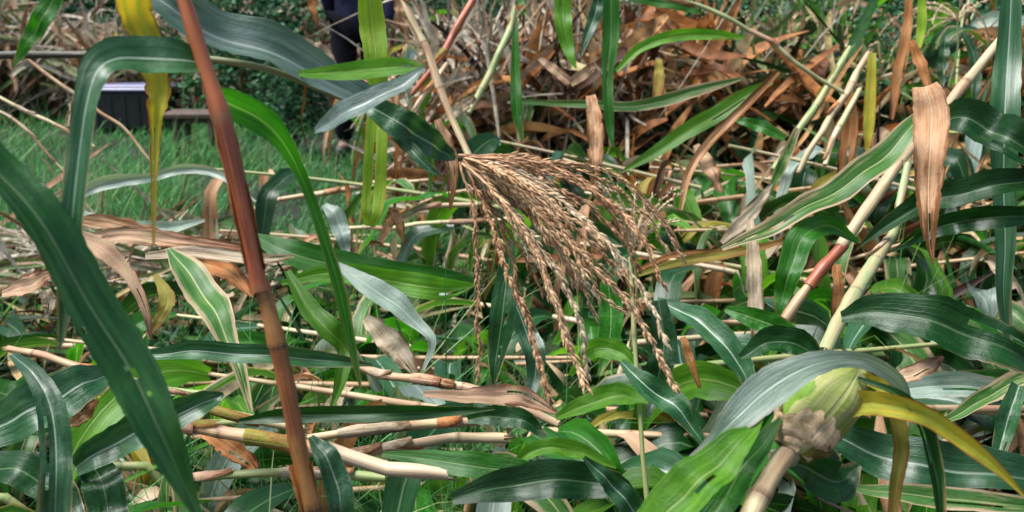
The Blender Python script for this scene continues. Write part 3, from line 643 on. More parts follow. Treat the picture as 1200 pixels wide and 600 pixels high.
husk(95, 235, -.02, .97, .0008, 'husk_green', seed=1); husk(190, 320, -.02, 1.0, .002, 'husk_pale', seed=2); husk(300, 420, -.02, .92, .0012, 'husk_green', seed=8)
husk(200, 300, -.03, .4, .003, 'husk_cream', .0003, seed=3, pinch=.3, rag=.25); husk(250, 385, -.05, .22, .0038, 'husk_cream', .0006, seed=4, pinch=.3, rag=.25)
husk(335, 440, -.04, .42, .0038, 'husk_cream', .003, seed=5, pinch=.3, rag=.4); husk(140, 235, -.04, .22, .0036, 'olive', .0004, seed=6, pinch=.3, rag=.25)
mb = MB(); rg = random.Random(8)
for i in range(12):
    q = nrmz(ax*1.5+np.array([rg.gauss(0, .5) for _ in range(3)])); P = [p1-ax*.016]
    for j in range(5): q = nrmz(q+np.array((0, 0, -.25))); P.append(P[-1]+q*.0035)
    tube(mb, np.array(P), np.full(6, .0006), 4, 1., 0, cap=False)
mb.build('silk', 'tassel_rust', ear)
leaf(F, 'green_grey', [(1068, 474, 1.0, 4), (1052, 447, .99, 18), (1020, 426, .975, 20), (985, 421, .962, 22), (945, 430, .952, 34), (902, 454, .945, 50), (864, 488, .94, 40), (832, 520, .945, 16), (795, 548, .94, 3)], fold=.15, wave=.1, wk=2)
leaf(F, 'yellow', [(972, 492, .985, 14), (1002, 474, .97, 34), (1036, 474, .955, 34), (1085, 488, .945, 28), (1136, 522, .94, 24), (1178, 558, .935, 12), (1206, 588, .93, 2)], fold=.5, wave=.14, wk=4)
leaf(F, 'olive', [(1030, 452, .985, 10), (1048, 478, .985, 20), (1056, 525, .985, 22), (1050, 570, .98, 18), (1043, 625, .98, 10)], fold=.5, wave=.12, wk=3)
leaf(F, 'green_deep', [(1005, 444, .97, 6), (1060, 468, .95, 14), (1080, 500, .95, 22), (1096, 550, .95, 22), (1104, 620, .95, 12)], fold=.7, wave=.05)
leaf(F, 'yellow', [(990, 440, .985, 10), (1025, 448, .975, 18), (1050, 466, .965, 16), (1064, 486, .96, 4)], fold=.5, wave=.1)
leaf(F, 'green_light', [(738, 640, .9, 36), (788, 594, .9, 60), (826, 558, .905, 60), (866, 520, .92, 36), (893, 490, .935, 5)], fold=.3, wave=.07)
leaf(F, 'green_mid', [(812, 640, .94, 44), (850, 580, .945, 48), (884, 532, .955, 36), (916, 490, .975, 5)], fold=.4, wave=.06)
leaf(F, 'green_deep', [(918, 540, 1.02, 8), (945, 548, 1.03, 42), (980, 565, 1.04, 54), (1006, 545, 1.05, 10)], fold=.3)

# ------------------------------------------------------------------ single leaves that catch the eye
def LF(mat, label, *s, **k): return loose(mat, label, *s, **k)
LF('green_waxy', 'broad dark green leaf with small bitten holes sweeping down the left edge',
   [(-60, 130, .76, 36, 50), (-4, 198, .77, 48, 50), (42, 262, .77, 54, 45), (94, 338, .775, 62, 30), (146, 420, .78, 66, 10), (180, 490, .78, 58), (210, 556, .78, 34), (238, 618, .78, 3)], holes=5, per=12, nu=13, fold=.28, wave=.06, tilt=0)
LF('green_lime', 'translucent lime green leaf hanging straight down in front of the person',
   [(431, -30, 1.5, 24), (435, 20, 1.5, 33), (440, 62, 1.49, 31), (443, 105, 1.49, 25), (441, 160, 1.48, 28), (439, 210, 1.47, 30), (436, 245, 1.46, 28), (433, 265, 1.46, 12)], fold=.2, wave=.1, wk=4)
LF('green_mid', 'blurred green leaf tip hanging in the top left corner', [(76, -30, .92, 22), (52, 18, .92, 24), (32, 50, .92, 18), (16, 78, .92, 4)])
LF('green_blue', 'upright blue-green leaf with white midrib in the bottom left', [(14, 415, 1.16, 10), (42, 442, 1.12, 26), (60, 480, 1.1, 36), (66, 540, 1.08, 42), (63, 625, 1.06, 44)], fold=.35, wave=.12)
LF('green_blue', 'blue-green leaf lying behind the upright leaf in the bottom left', [(-40, 515, 1.36, 44), (35, 482, 1.36, 62), (95, 452, 1.4, 50), (155, 425, 1.46, 6)])
LF('green_blue', 'folded blue-green leaf between the upright leaf and the broad dark leaf', [(88, 548, 1.2, 26), (130, 522, 1.2, 46), (190, 494, 1.22, 46), (244, 470, 1.25, 28), (262, 462, 1.26, 6)], fold=.45)
LF('green_deep', 'dark green leaf curving to the bottom edge at lower left', [(92, 530, 1.22, 20), (118, 562, 1.2, 48), (130, 625, 1.16, 50)])
LF('green_deep', 'dark shaded leaf in the bottom left corner', [(-50, 545, 1.3, 40), (20, 552, 1.27, 46), (70, 580, 1.25, 40), (100, 625, 1.22, 12)], wave=.12)
LF('green_mid', 'leaf fallen flat at the left edge below the pink husk', [(-30, 455, 1.6, 24), (30, 462, 1.6, 40), (80, 446, 1.62, 30), (110, 432, 1.64, 5)])
LF('green_blue', 'long level blue-green leaf with pale midrib behind the red stalk', [(178, 416, 1.5, 14), (225, 412, 1.49, 26), (300, 416, 1.49, 28), (375, 422, 1.51, 24), (436, 428, 1.54, 4)], fold=.5, wave=.12)
LF('half_dry', 'green leaf drying to cream at its tip left of the red stalk', [(198, 292, 1.92, 8), (222, 322, 1.86, 38), (248, 360, 1.8, 44), (268, 402, 1.75, 26), (283, 440, 1.72, 16), (294, 482, 1.7, 5)], fold=.3)
LF('green_mid', 'long green leaf lying across the middle right of the red stalk', [(296, 276, 2.1, 8), (340, 296, 2.05, 34), (400, 312, 2.05, 36), (460, 322, 2.05, 34), (520, 328, 2.05, 30), (566, 332, 2.1, 5)])
LF('green_light', 'bright green leaf lying just below the long green one', [(330, 332, 2.0, 6), (385, 320, 2.0, 22), (450, 328, 1.98, 30), (515, 338, 1.98, 30), (556, 334, 2.0, 4)])
LF('green_grey', 'grey-green leaf bending down to a green curl below the lying leaves', [(392, 308, 1.8, 6), (430, 334, 1.78, 26), (462, 356, 1.77, 30), (490, 380, 1.76, 16), (506, 402, 1.75, 11), (496, 434, 1.74, 3)])
LF('green_light', 'twisted light green leaf ending in a folded point right of the red stalk', [(336, 318, 1.76, 8), (358, 356, 1.72, 26), (384, 388, 1.7, 32), (404, 408, 1.7, 24), (400, 445, 1.68, 18), (388, 480, 1.66, 4)], fold=.45)
LF('cream', 'pale withered leaf scrap in the middle of the left tangle', [(428, 372, 1.8, 12), (450, 394, 1.78, 30), (472, 417, 1.77, 27), (490, 444, 1.76, 5)], crumple=.15)
LF('green_deep', 'long dark level leaf lying above the crossed cream stalks', [(280, 494, 1.42, 8), (340, 487, 1.42, 22), (450, 485, 1.42, 24), (530, 482, 1.44, 14), (580, 479, 1.45, 3)], fold=.55)
LF('green_blue', 'blue-green leaf hanging to the bottom edge at the foot of the red stalk', [(364, 512, 1.02, 8), (380, 534, 1.01, 30), (396, 570, 1.0, 36), (401, 625, 1.0, 34)], fold=.35)
LF('green_mid', 'green leaf with pale midrib right of the cut cream stalk', [(448, 532, 1.38, 6), (500, 538, 1.36, 22), (560, 547, 1.34, 34), (620, 552, 1.34, 24), (660, 552, 1.34, 4)])
LF('green_deep', 'broad dark leaf lying at the bottom centre', [(530, 585, 1.24, 16), (600, 568, 1.24, 46), (670, 563, 1.24, 50), (720, 570, 1.24, 34), (750, 590, 1.24, 8)], fold=.3, wave=.1)
LF('green_blue', 'folded blue-green leaf tip pointing to the bottom edge at centre', [(684, 536, 1.2, 6), (712, 563, 1.2, 26), (740, 595, 1.2, 36), (764, 630, 1.2, 30)], fold=.4)
LF('green_light', 'curled lime green leaf over the broad dark leaf', [(602, 546, 1.45, 8), (632, 526, 1.44, 22), (680, 530, 1.44, 22), (722, 548, 1.44, 4)], fold=.5, wave=.15)
LF('green_light', 'bright green leaf curling under the longest tassel branches', [(652, 490, 1.6, 8), (688, 474, 1.58, 26), (732, 464, 1.57, 28), (760, 472, 1.56, 5)], fold=.4)
LF('green_light', 'bright green leaf arching beside the thin pale stem', [(668, 440, 1.66, 6), (694, 410, 1.64, 24), (724, 412, 1.62, 28), (748, 432, 1.6, 5)], fold=.4)
LF('green_blue', 'blue-green leaf folded across the thin pale stem', [(728, 424, 1.48, 8), (756, 452, 1.46, 30), (788, 474, 1.45, 36), (815, 506, 1.44, 16), (832, 536, 1.44, 3)], fold=.4)
LF('green_blue', 'glossy blue-green leaf arching right of the lowest tassel branch', [(770, 352, 1.9, 6), (808, 370, 1.85, 28), (845, 400, 1.8, 36), (870, 435, 1.78, 28), (888, 478, 1.75, 4)], fold=.4)
LF('green_deep', 'upright dark green leaf between the left tassel branches', [(600, 280, 1.6, 6), (593, 330, 1.58, 28), (587, 382, 1.57, 32), (581, 422, 1.56, 20), (578, 452, 1.56, 3)])
LF('green_blue', 'blue-grey leaf slanting behind the middle tassel branches', [(602, 352, 1.7, 10), (618, 392, 1.68, 28), (628, 430, 1.66, 24), (616, 480, 1.64, 10)])
LF('green_deep', 'upright dark leaf right of the thin pale stem', [(772, 352, 1.72, 18), (778, 400, 1.7, 34), (772, 440, 1.7, 30), (758, 490, 1.68, 6)])
LF('green_mid', 'green leaf hanging behind the crossing of pale stem and tassel', [(712, 330, 1.75, 20), (716, 370, 1.74, 32), (712, 410, 1.73, 20), (702, 440, 1.72, 4)])
LF('green_mid', 'green leaf arching down beside the slanting tan and red stalk', [(1006, 284, 1.9, 5), (970, 264, 1.86, 24), (940, 280, 1.82, 36), (926, 318, 1.8, 32), (916, 350, 1.8, 20), (911, 376, 1.8, 3)], fold=.3)
LF('green_deep', 'big glossy dark green leaf reaching to the right edge above the ear', [(986, 372, 1.36, 14), (1025, 366, 1.34, 44), (1080, 374, 1.31, 60), (1130, 390, 1.29, 64), (1182, 412, 1.28, 54), (1240, 438, 1.28, 26)], fold=.35, wave=.1)
LF('half_dry', 'long half-dry leaf with green midrib slanting down from the hanging tan leaf', [(1078, 138, 1.92, 18), (1042, 178, 1.89, 36), (1000, 212, 1.87, 36), (950, 240, 1.85, 30), (900, 268, 1.83, 22), (846, 292, 1.81, 6)], fold=.3)
LF('green_deep', 'dark glossy leaf running to the right edge behind the hanging tan leaf', [(1092, 138, 1.82, 26), (1140, 142, 1.76, 48), (1185, 166, 1.72, 52), (1250, 200, 1.68, 36)], fold=.4)
LF('green_deep', 'dark leaf lying across the right edge below the glossy one', [(1230, 206, 1.7, 26), (1150, 222, 1.72, 40), (1090, 236, 1.75, 34), (1040, 264, 1.78, 20), (1008, 288, 1.8, 3)], fold=.5)
LF('green_deep', 'lower dark leaf crossing the upright leaf at the right edge', [(1230, 252, 1.75, 22), (1150, 256, 1.77, 34), (1095, 268, 1.8, 26), (1050, 292, 1.85, 4)], fold=.5)
LF('tan', 'pinkish tan dead leaf hanging straight down at upper right', [(1084, 104, 1.52, 30), (1091, 128, 1.5, 44), (1090, 170, 1.48, 42), (1088, 212, 1.47, 35), (1088, 250, 1.46, 25), (1090, 285, 1.46, 12), (1094, 310, 1.46, 2)], fold=.25, wave=.1, crumple=.06)
LF('green_blue', 'tall upright blue-green leaf with white midrib at the right edge', [(1186, -40, 1.92, 20), (1183, 40, 1.9, 30), (1178, 120, 1.87, 38), (1176, 200, 1.86, 32), (1178, 280, 1.85, 26), (1176, 340, 1.84, 20), (1181, 400, 1.83, 12)], fold=.35)
LF('cream', 'narrow pale dead leaf hanging in front of the heap right of the tassel', [(879, 258, 1.9, 8), (882, 300, 1.88, 19), (884, 340, 1.87, 21), (887, 380, 1.86, 19), (886, 412, 1.86, 6)], crumple=.1)
LF('green_mid', 'bright green leaf lying behind the grey-green leaf over the ear', [(850, 362, 1.6, 8), (880, 372, 1.58, 26), (915, 386, 1.57, 30), (950, 410, 1.56, 6)], fold=.3)
LF('green_deep', 'dark green folded leaf just above the ear leaf', [(868, 420, 1.4, 10), (900, 402, 1.4, 34), (935, 404, 1.4, 38), (965, 425, 1.4, 8)], fold=.5, wave=.12)
LF('half_dry', 'half-dry leaf slanting in from the right edge', [(1098, 498, 1.5, 5), (1140, 476, 1.5, 22), (1180, 452, 1.5, 26), (1230, 430, 1.5, 22)], fold=.5)
LF('green_blue', 'folded dark blue leaf under the slanting half-dry leaf at right', [(1194, 452, 1.47, 22), (1180, 495, 1.45, 30), (1166, 548, 1.43, 16)], fold=.6)
LF('green_blue', 'broad blue-green leaf with white midrib across the bottom right', [(950, 496, 1.26, 16), (1015, 528, 1.25, 52), (1090, 548, 1.23, 68), (1165, 556, 1.22, 64), (1250, 568, 1.22, 40)], fold=.25)
LF('half_dry', 'narrow half-dry leaf along the bottom right edge', [(1000, 572, 1.18, 8), (1070, 580, 1.17, 26), (1150, 588, 1.16, 28), (1240, 598, 1.16, 16)])
LF('green_grey', 'shadowed grey-green leaf between the dark leaf and the ear at right', [(1010, 470, 1.6, 8), (1070, 455, 1.58, 30), (1130, 452, 1.58, 34), (1200, 462, 1.58, 20)], fold=.4)
LF('pink', 'blurred pink-brown dead leaf under the big dark leaf at right', [(1040, 448, 1.3, 6), (1065, 440, 1.3, 20), (1090, 428, 1.31, 18), (1105, 418, 1.32, 4)], crumple=.1)
# left middle: withered bands in the clearing's edge
LF('pink', 'pinkish tan withered leaf drooping beside the broad dark leaf', [(92, 276, 1.82, 14), (122, 292, 1.79, 28), (150, 322, 1.77, 18), (170, 362, 1.75, 12), (177, 398, 1.75, 3)], crumple=.15)
LF('pink', 'pinkish tan dead leaf lying level at the near edge of the clearing', [(80, 288, 2.1, 14), (150, 276, 2.1, 22), (220, 284, 2.1, 20), (300, 292, 2.1, 6)], crumple=.2)
LF('tan', 'tan dead leaf lying behind the pink one at the clearing', [(90, 258, 2.3, 12), (130, 262, 2.3, 20), (190, 278, 2.28, 18), (250, 296, 2.25, 6)], crumple=.25)
LF('cream', 'cream dead leaf lying across the red stalk at the clearing', [(170, 300, 2.05, 8), (230, 296, 2.05, 18), (300, 304, 2.03, 16), (345, 300, 2.02, 4)], crumple=.2)
LF('green_grey', 'pale green leaf half withered among the pink dead leaves', [(96, 250, 2.4, 8), (140, 266, 2.38, 20), (190, 268, 2.36, 18), (240, 258, 2.36, 4)])
LF('rust', 'rusty brown leaf sloping left of the red stalk', [(205, 300, 2.15, 8), (240, 308, 2.1, 26), (272, 322, 2.06, 24), (296, 348, 2.0, 5)], crumple=.15)
LF('olive', 'olive brown curled leaf hanging under the dead leaves', [(182, 322, 1.95, 6), (196, 350, 1.9, 20), (186, 375, 1.88, 14), (176, 392, 1.87, 3)], crumple=.1)
LF('pink', 'pink husk scrap at the left edge', [(2, 344, 1.7, 8), (28, 336, 1.68, 24), (52, 324, 1.68, 20), (66, 318, 1.68, 4)], crumple=.15)
LF('cream', 'small pale husk scrap left of the pointed hanging leaf', [(52, 340, 1.72, 16), (58, 358, 1.72, 16), (52, 374, 1.72, 4)], crumple=.2)
LF('tan', 'tan husk beside the broad dark leaf at lower left', [(78, 500, 1.4, 6), (96, 488, 1.4, 20), (112, 468, 1.42, 10)], crumple=.2)
LF('yellow', 'curled yellow-tan husk near the broad dark leaf', [(100, 470, 1.5, 8), (114, 456, 1.5, 24), (132, 446, 1.5, 10)], crumple=.2)
LF('green_grey', 'grey-green leaf with withered end stretching across the clearing', [(90, 228, 3.1, 14), (125, 214, 3.1, 20), (175, 208, 3.1, 14), (215, 198, 3.1, 14), (255, 204, 3.1, 12), (300, 236, 3.05, 3)], fold=.5, wave=.15)
LF('rust', 'reddish dead leaf lying under the crossed stalks at bottom left', [(228, 500, 1.5, 8), (262, 520, 1.48, 24), (290, 540, 1.47, 22), (302, 556, 1.46, 5)], crumple=.15)
LF('pink', 'flattened pink-tan husk leaf lying below the tassel', [(496, 462, 1.55, 8), (555, 464, 1.54, 20), (608, 464, 1.53, 26), (652, 484, 1.52, 6)], crumple=.12)
LF('green_deep', 'dark leaf bulging right of the flattened husk', [(548, 492, 1.48, 10), (580, 488, 1.47, 28), (615, 494, 1.46, 26), (640, 512, 1.45, 5)], fold=.4)
LF('tan', 'short tan leaf folded like an inverted V on the clearing stalks', [(446, 284, 2.5, 6), (456, 262, 2.48, 14), (462, 244, 2.46, 12)], [(462, 244, 2.46, 10), (468, 262, 2.47, 12), (474, 286, 2.5, 3)], crumple=.1)
LF('green_grey', 'pale blue-green leaf hanging over the middle stalks by the clearing', [(380, 240, 2.4, 8), (394, 255, 2.38, 22), (402, 280, 2.36, 20), (408, 300, 2.35, 4)])
# upper middle
LF('cream', 'crumpled cream leaf hanging left of the person', [(346, 44, 5.6, 5), (362, 54, 5.6, 16), (380, 62, 5.6, 18), (394, 78, 5.6, 4)], crumple=.3)
LF('cream', 'pale dead leaf lying below the crumpled cream leaf by the person', [(338, 66, 5.8, 6), (360, 72, 5.8, 14), (386, 84, 5.8, 6)], crumple=.3)
LF('rust', 'orange-brown dead leaf hanging at the top edge left of the person', [(362, -20, 7.6, 8), (366, 8, 7.6, 12), (372, 30, 7.6, 3)], crumple=.2)
LF('tan', 'tan dead leaf hanging at the top edge right of the person', [(468, -10, 6.0, 14), (472, 20, 6.0, 20), (476, 52, 6.0, 5)], crumple=.2)
LF('tan', 'orange-tan dead leaf hanging above the tassel', [(692, 112, 2.9, 12), (697, 140, 2.88, 20), (698, 180, 2.86, 20), (696, 222, 2.85, 8)], crumple=.08)
LF('pink', 'reddish dry leaf folded in a Z above the tassel', [(632, 68, 3.3, 6), (650, 82, 3.28, 12), (668, 97, 3.26, 12)], [(668, 97, 3.26, 12), (685, 86, 3.25, 14), (698, 76, 3.25, 8)])
LF('green_light', 'green leaf hanging from the top edge left of the bluish bush', [(660, -20, 3.6, 20), (660, 25, 3.6, 22), (667, 60, 3.58, 14), (675, 80, 3.56, 3)])
LF('green_blue', 'pale blue leaf hanging from the top edge beside the green one', [(702, -10, 3.4, 10), (698, 15, 3.4, 16), (688, 42, 3.38, 12), (680, 68, 3.36, 2)])
LF('green_mid', 'tall green leaf hanging down to the heap above the tassel', [(716, -10, 3.1, 20), (716, 40, 3.1, 22), (712, 90, 3.08, 14), (714, 140, 3.06, 12), (718, 172, 3.05, 3)])
LF('green_light', 'green leaf arching up to the pale bent flower stem', [(722, 84, 3.2, 6), (752, 56, 3.2, 14), (795, 42, 3.2, 16), (840, 42, 3.2, 14), (872, 44, 3.2, 4)], fold=.4)
LF('green_mid', 'broad green leaf at the top edge under the bent flower stem', [(728, -4, 3.3, 4), (765, 2, 3.3, 12), (800, 8, 3.3, 12), (822, 16, 3.3, 4)])
LF('green_light', 'long bright green leaf slanting over the middle of the heap', [(728, 202, 2.8, 3), (772, 176, 2.8, 17), (820, 146, 2.8, 22), (865, 118, 2.8, 20), (905, 96, 2.8, 6)], fold=.3)
LF('tan', 'thin tan dead leaf arching over the heap right of the bright green leaf', [(798, 246, 2.7, 5), (806, 206, 2.7, 12), (830, 168, 2.7, 13), (868, 130, 2.7, 13), (912, 84, 2.7, 8)], fold=.5)
LF('half_dry', 'yellow-green leaf lying level across the heap top', [(612, 120, 3.2, 5), (680, 122, 3.2, 10), (750, 124, 3.18, 14), (810, 108, 3.16, 16), (868, 92, 3.15, 5)])
LF('olive', 'olive dead leaf hanging beside the bluish bush', [(772, 70, 3.4, 8), (772, 95, 3.38, 14), (768, 125, 3.36, 6)])
LF('green_mid', 'green leaf crossing the heap below the bright slanting leaf', [(860, 140, 2.9, 5), (890, 148, 2.88, 16), (920, 162, 2.86, 10)])
LF('pink', 'pinkish dead leaf hanging inside the heap', [(815, 170, 3.0, 8), (830, 195, 2.98, 20), (845, 226, 2.96, 6)], crumple=.2)
LF('cream', 'pale husk leaf right of the rust-red leaning stalk', [(520, 140, 2.9, 8), (540, 125, 2.88, 18), (556, 112, 2.86, 12)], crumple=.2)
LF('tan', 'tan dead leaf hanging behind the base of the big tassel', [(512, 140, 2.2, 8), (522, 165, 2.2, 18), (530, 200, 2.2, 16), (528, 246, 2.2, 3)], crumple=.08)
# upper right
LF('rust', 'rust-orange dead leaf hanging among the leaning stalks at upper right', [(1066, -10, 2.9, 8), (1062, 40, 2.88, 13), (1052, 90, 2.86, 15), (1045, 140, 2.84, 6)], crumple=.1)
LF('rust', 'short rust leaf beside the hanging tan leaf', [(1068, 48, 2.6, 8), (1080, 78, 2.58, 16), (1092, 112, 2.55, 5)], crumple=.1)
LF('rust', 'brown dead leaf hanging between the leaning yellow stalks', [(998, 108, 3.2, 8), (996, 150, 3.18, 20), (990, 200, 3.15, 20), (984, 242, 3.12, 6)], crumple=.1)
LF('yellow', 'yellow leaf tip hanging left of the dangling rust leaf', [(1022, 62, 3.1, 10), (1020, 110, 3.08, 14), (1018, 150, 3.06, 14), (1016, 178, 3.05, 4)])
LF('green_lime', 'lime green leaf standing behind the rust-orange leaf', [(1080, -10, 3.3, 8), (1080, 30, 3.3, 12), (1074, 68, 3.28, 4)])
LF('green_deep', 'dark green leaf hanging under the pale tassel at upper right', [(1108, 42, 2.9, 8), (1106, 70, 2.88, 14), (1104, 102, 2.86, 4)])
LF('green_deep', 'dark arching leaf left of the upright leaf at the right edge', [(1128, 38, 2.8, 6), (1140, 62, 2.78, 12), (1144, 95, 2.76, 14), (1142, 120, 2.75, 5)])
LF('half_dry', 'narrow half-dry leaf slanting across the leaning stalks', [(900, 228, 2.7, 5), (918, 190, 2.68, 14), (935, 150, 2.66, 8)])
LF('cream', 'pale dead leaf lying under the long half-dry leaf', [(845, 284, 1.95, 6), (868, 262, 1.95, 20), (892, 234, 1.95, 14), (905, 215, 1.95, 4)], crumple=.15)
LF('green_mid', 'green leaf hanging over the left end of the heap', [(604, 20, 3.5, 6), (604, 80, 3.46, 12), (606, 130, 3.42, 14), (612, 165, 3.4, 4)])
LF('olive', 'olive brown leaf bundle lying right of the tassel', [(748, 322, 2.3, 5), (800, 306, 2.3, 12), (860, 296, 2.28, 14), (915, 284, 2.26, 6)], crumple=.15)
LF('rust', 'reddish dead leaf lying above the olive bundle', [(744, 318, 2.4, 4), (785, 300, 2.4, 9), (830, 294, 2.38, 6)], crumple=.15)
LF('rust', 'rust-brown upright leaf stub behind the slanting stalk', [(980, 310, 2.0, 10), (982, 345, 1.98, 16), (978, 385, 1.96, 10)], crumple=.1)
LF('rust', 'small rust-orange leaf beside the upright dark leaf', [(800, 395, 1.8, 8), (808, 420, 1.79, 12), (820, 455, 1.78, 4)], crumple=.1)

# ------------------------------------------------------------------ single stalks
def LS(mat, label, pts, **k): return loose_stalk(mat, label, pts, **k)
LS('stalk_pink', 'reddish tan stalk lying across the bottom left, ringed by a dark node', [(205, 488, 1.42, 15), (265, 500, 1.4, 18), (330, 517, 1.39, 19), (400, 534, 1.37, 19)], inter=.09)
LS('stalk_cream', 'cream stalk with cut yellow-green end lying at the bottom left of centre', [(380, 530, 1.36, 17), (430, 542, 1.355, 20), (480, 552, 1.35, 20), (526, 563, 1.35, 17)], inter=.4, v0=.1, sheaths=0, splinters=4)
LS('stalk_tan', 'straight tan stalk lying level above the cut cream stalk', [(396, 528, 1.44, 11), (460, 522, 1.44, 13), (520, 519, 1.45, 14), (592, 518, 1.46, 14)], inter=.2)
LS('stalk_pink', 'pinkish stalk lying at left under the broad dark leaf', [(8, 406, 1.72, 8), (60, 420, 1.7, 10), (110, 434, 1.68, 12), (150, 446, 1.67, 12)], inter=.1)
LS('stalk_green', 'yellow-green stalk lying end to end with the pinkish one', [(128, 436, 1.69, 9), (180, 450, 1.67, 9), (240, 468, 1.64, 8)], inter=.2)
LS('stalk_tan', 'crumpled tan stalk lying under the long dark level leaf', [(366, 508, 1.48, 11), (430, 501, 1.48, 13), (500, 497, 1.49, 14), (565, 494, 1.5, 11)], inter=.1)
LS('stalk_cream', 'yellowish cream stalk stub behind the foot of the red stalk', [(238, 476, 1.46, 11), (290, 490, 1.45, 12), (356, 508, 1.44, 11)], inter=.2)
LS('stalk_green', 'olive yellow stalk lying lowest across the bottom left', [(222, 560, 1.42, 12), (300, 554, 1.41, 12), (370, 556, 1.41, 13), (450, 560, 1.41, 12)], inter=.22)
LS('stalk_tan', 'tan and yellow stalk sloping down under the tassel', [(398, 418, 1.78, 9), (450, 435, 1.74, 12), (510, 450, 1.7, 12), (580, 468, 1.66, 11), (655, 500, 1.62, 10)], inter=.13)
LS('stalk_green', 'thin pale green upright stem right of the tassel', [(736, 300, 1.62, 5.5), (740, 380, 1.6, 6), (748, 460, 1.58, 6.5), (754, 530, 1.56, 7), (758, 600, 1.55, 7)], inter=.2, splinters=0, sheaths=0)
b, _ = at(914, 382, 1.92)
J = thing('fallen_stalk', b, 'long tan stalk with dark red lower piece slanting past the hanging tan leaf', 'stalk')
stalk(J, 'stalk_tan', [(1172, 46, 2.2, 12), (1105, 130, 2.12, 14), (1060, 182, 2.05, 14), (1020, 240, 2.0, 15), (985, 290, 1.97, 15)], inter=.16, name='upper_internodes')
stalk(J, 'stalk_red', [(988, 286, 1.972, 14), (966, 312, 1.955, 16), (947, 336, 1.94, 14)], inter=.3, name='red_internode')
stalk(J, 'stalk_tan', [(950, 332, 1.942, 12), (932, 356, 1.93, 13), (914, 382, 1.92, 12)], inter=.3, name='lower_internode')
LS('stalk_pale', 'pale green stalk leaning behind the hanging tan leaf', [(1066, 190, 1.86, 9), (1052, 250, 1.82, 10), (1026, 300, 1.76, 15), (1000, 352, 1.7, 18), (966, 420, 1.62, 20)], inter=.12)
LS('stalk_green', 'yellow-green stalk leaning left at upper right', [(996, 52, 3.3, 8), (965, 110, 3.25, 9), (938, 150, 3.2, 9), (905, 196, 3.15, 6)])
LS('stalk_tan', 'tan stalk leaning left beside the yellow-green one', [(1018, 62, 3.2, 8), (985, 120, 3.16, 9), (958, 160, 3.12, 8), (935, 205, 3.1, 6)])
LS('stalk_cream', 'short cream stalk leaning nearest the hanging brown leaf', [(1008, 108, 3.1, 7), (985, 150, 3.06, 7), (965, 195, 3.02, 6)])
LS('stalk_tan', 'tan and rust leaning stalk left of the big tassel', [(466, -15, 2.3, 8), (490, 40, 2.28, 9), (512, 92, 2.26, 10), (530, 135, 2.24, 9), (548, 184, 2.22, 8)])
LS('stalk_pale', 'bent pale flower stem slanting down to the right at the top', [(760, -8, 3.1, 5), (820, 8, 3.1, 6), (880, 36, 3.1, 6), (930, 70, 3.1, 6), (985, 108, 3.1, 5)], inter=.5)
LS('stalk_green', 'yellow-green stalk leaning at the left end of the heap', [(606, 14, 3.4, 8), (585, 60, 3.36, 9), (566, 98, 3.32, 9), (548, 132, 3.3, 7)])
LS('stalk_red', 'rust-red dead stalk leaning left of the yellow-green one', [(556, 0, 3.5, 9), (532, 40, 3.46, 10), (508, 78, 3.42, 9), (488, 112, 3.4, 6)])
LS('stalk_tan', 'tan stalk leaning into the heap left of the rust-red one', [(524, 74, 3.4, 6), (500, 106, 3.36, 7), (478, 142, 3.32, 6)])
LS('stalk_tan', 'tan stalk lying in the clearing below the lime leaf', [(296, 244, 3.5, 6), (360, 230, 3.5, 7), (430, 218, 3.5, 7), (500, 214, 3.5, 5)])
LS('stalk_cream', 'greenish cream stalk lying level left of the tassel', [(398, 268, 3.1, 6), (470, 265, 3.1, 6), (540, 260, 3.1, 6), (605, 256, 3.1, 5)])
LS('stalk_tan', 'tan stalk lying just above the greenish cream stalk', [(462, 258, 3.2, 6), (505, 244, 3.2, 7), (560, 236, 3.2, 6)])
LS('stalk_pink', 'pinkish stalk lying topmost of the three left of the tassel', [(466, 250, 3.35, 5), (510, 232, 3.35, 5), (556, 222, 3.35, 5)])
LS('stalk_cream', 'thin straw stalk crossing the clearing from the left edge', [(-20, 104, 3.2, 4), (40, 136, 3.2, 5), (110, 170, 3.2, 4)])
LS('stalk_tan', 'thin tan straw below the other at the left edge', [(-20, 120, 3.0, 4), (30, 152, 3.0, 4), (80, 206, 3.0, 3)])
LS('stalk_pink', 'thin reddish straw slanting in front of the black crate', [(30, 66, 3.6, 4), (80, 104, 3.6, 5), (145, 152, 3.6, 4), (178, 192, 3.6, 3)])
LS('stalk_dark', 'thin dark drooping stem arching right of the pale tassel', [(700, 192, 2.2, 4), (740, 218, 2.2, 4), (780, 262, 2.2, 4), (800, 300, 2.2, 3)])

# ------------------------------------------------------------------ two paler tassels farther back
def far_tassel(label, c, k, n, spread, L, mat, seed, lean=(0, 0, 1), droop=.06):
    rg = random.Random(seed); p, _ = at(*c, k); t = thing('tassel', p, label, 'tassel', 'pale tassels in the heap')
    st = np.array([p+np.array((.0, .02, -.22)), p+np.array((.01, 0, -.1)), p]); mb = MB(); tube(mb, smooth(st, 5), np.linspace(.004, .003, 11), 6, 1., 0); mb.build('stem', 'stalk_pale', t)
    for i in range(n):
        q = nrmz(np.array(lean)+np.array([rg.gauss(0, spread), rg.gauss(0, spread*.6), rg.gauss(0, spread*.3)])); P = [p]; l = L*rg.uniform(.7, 1.15)
        for j in range(8): q = nrmz(q+np.array((0, 0, -droop*(1+j*.3)))); P.append(P[-1]+q*l/8)
        P = np.array(P); mb = MB(); tube(mb, P, np.linspace(.0024, .0013, len(P)), 5, 1., 0, cap=False); spikelets(mb, P, .002, .011, .009, rg, .5); mb.build('tassel_branch', mat, t, sm=False)
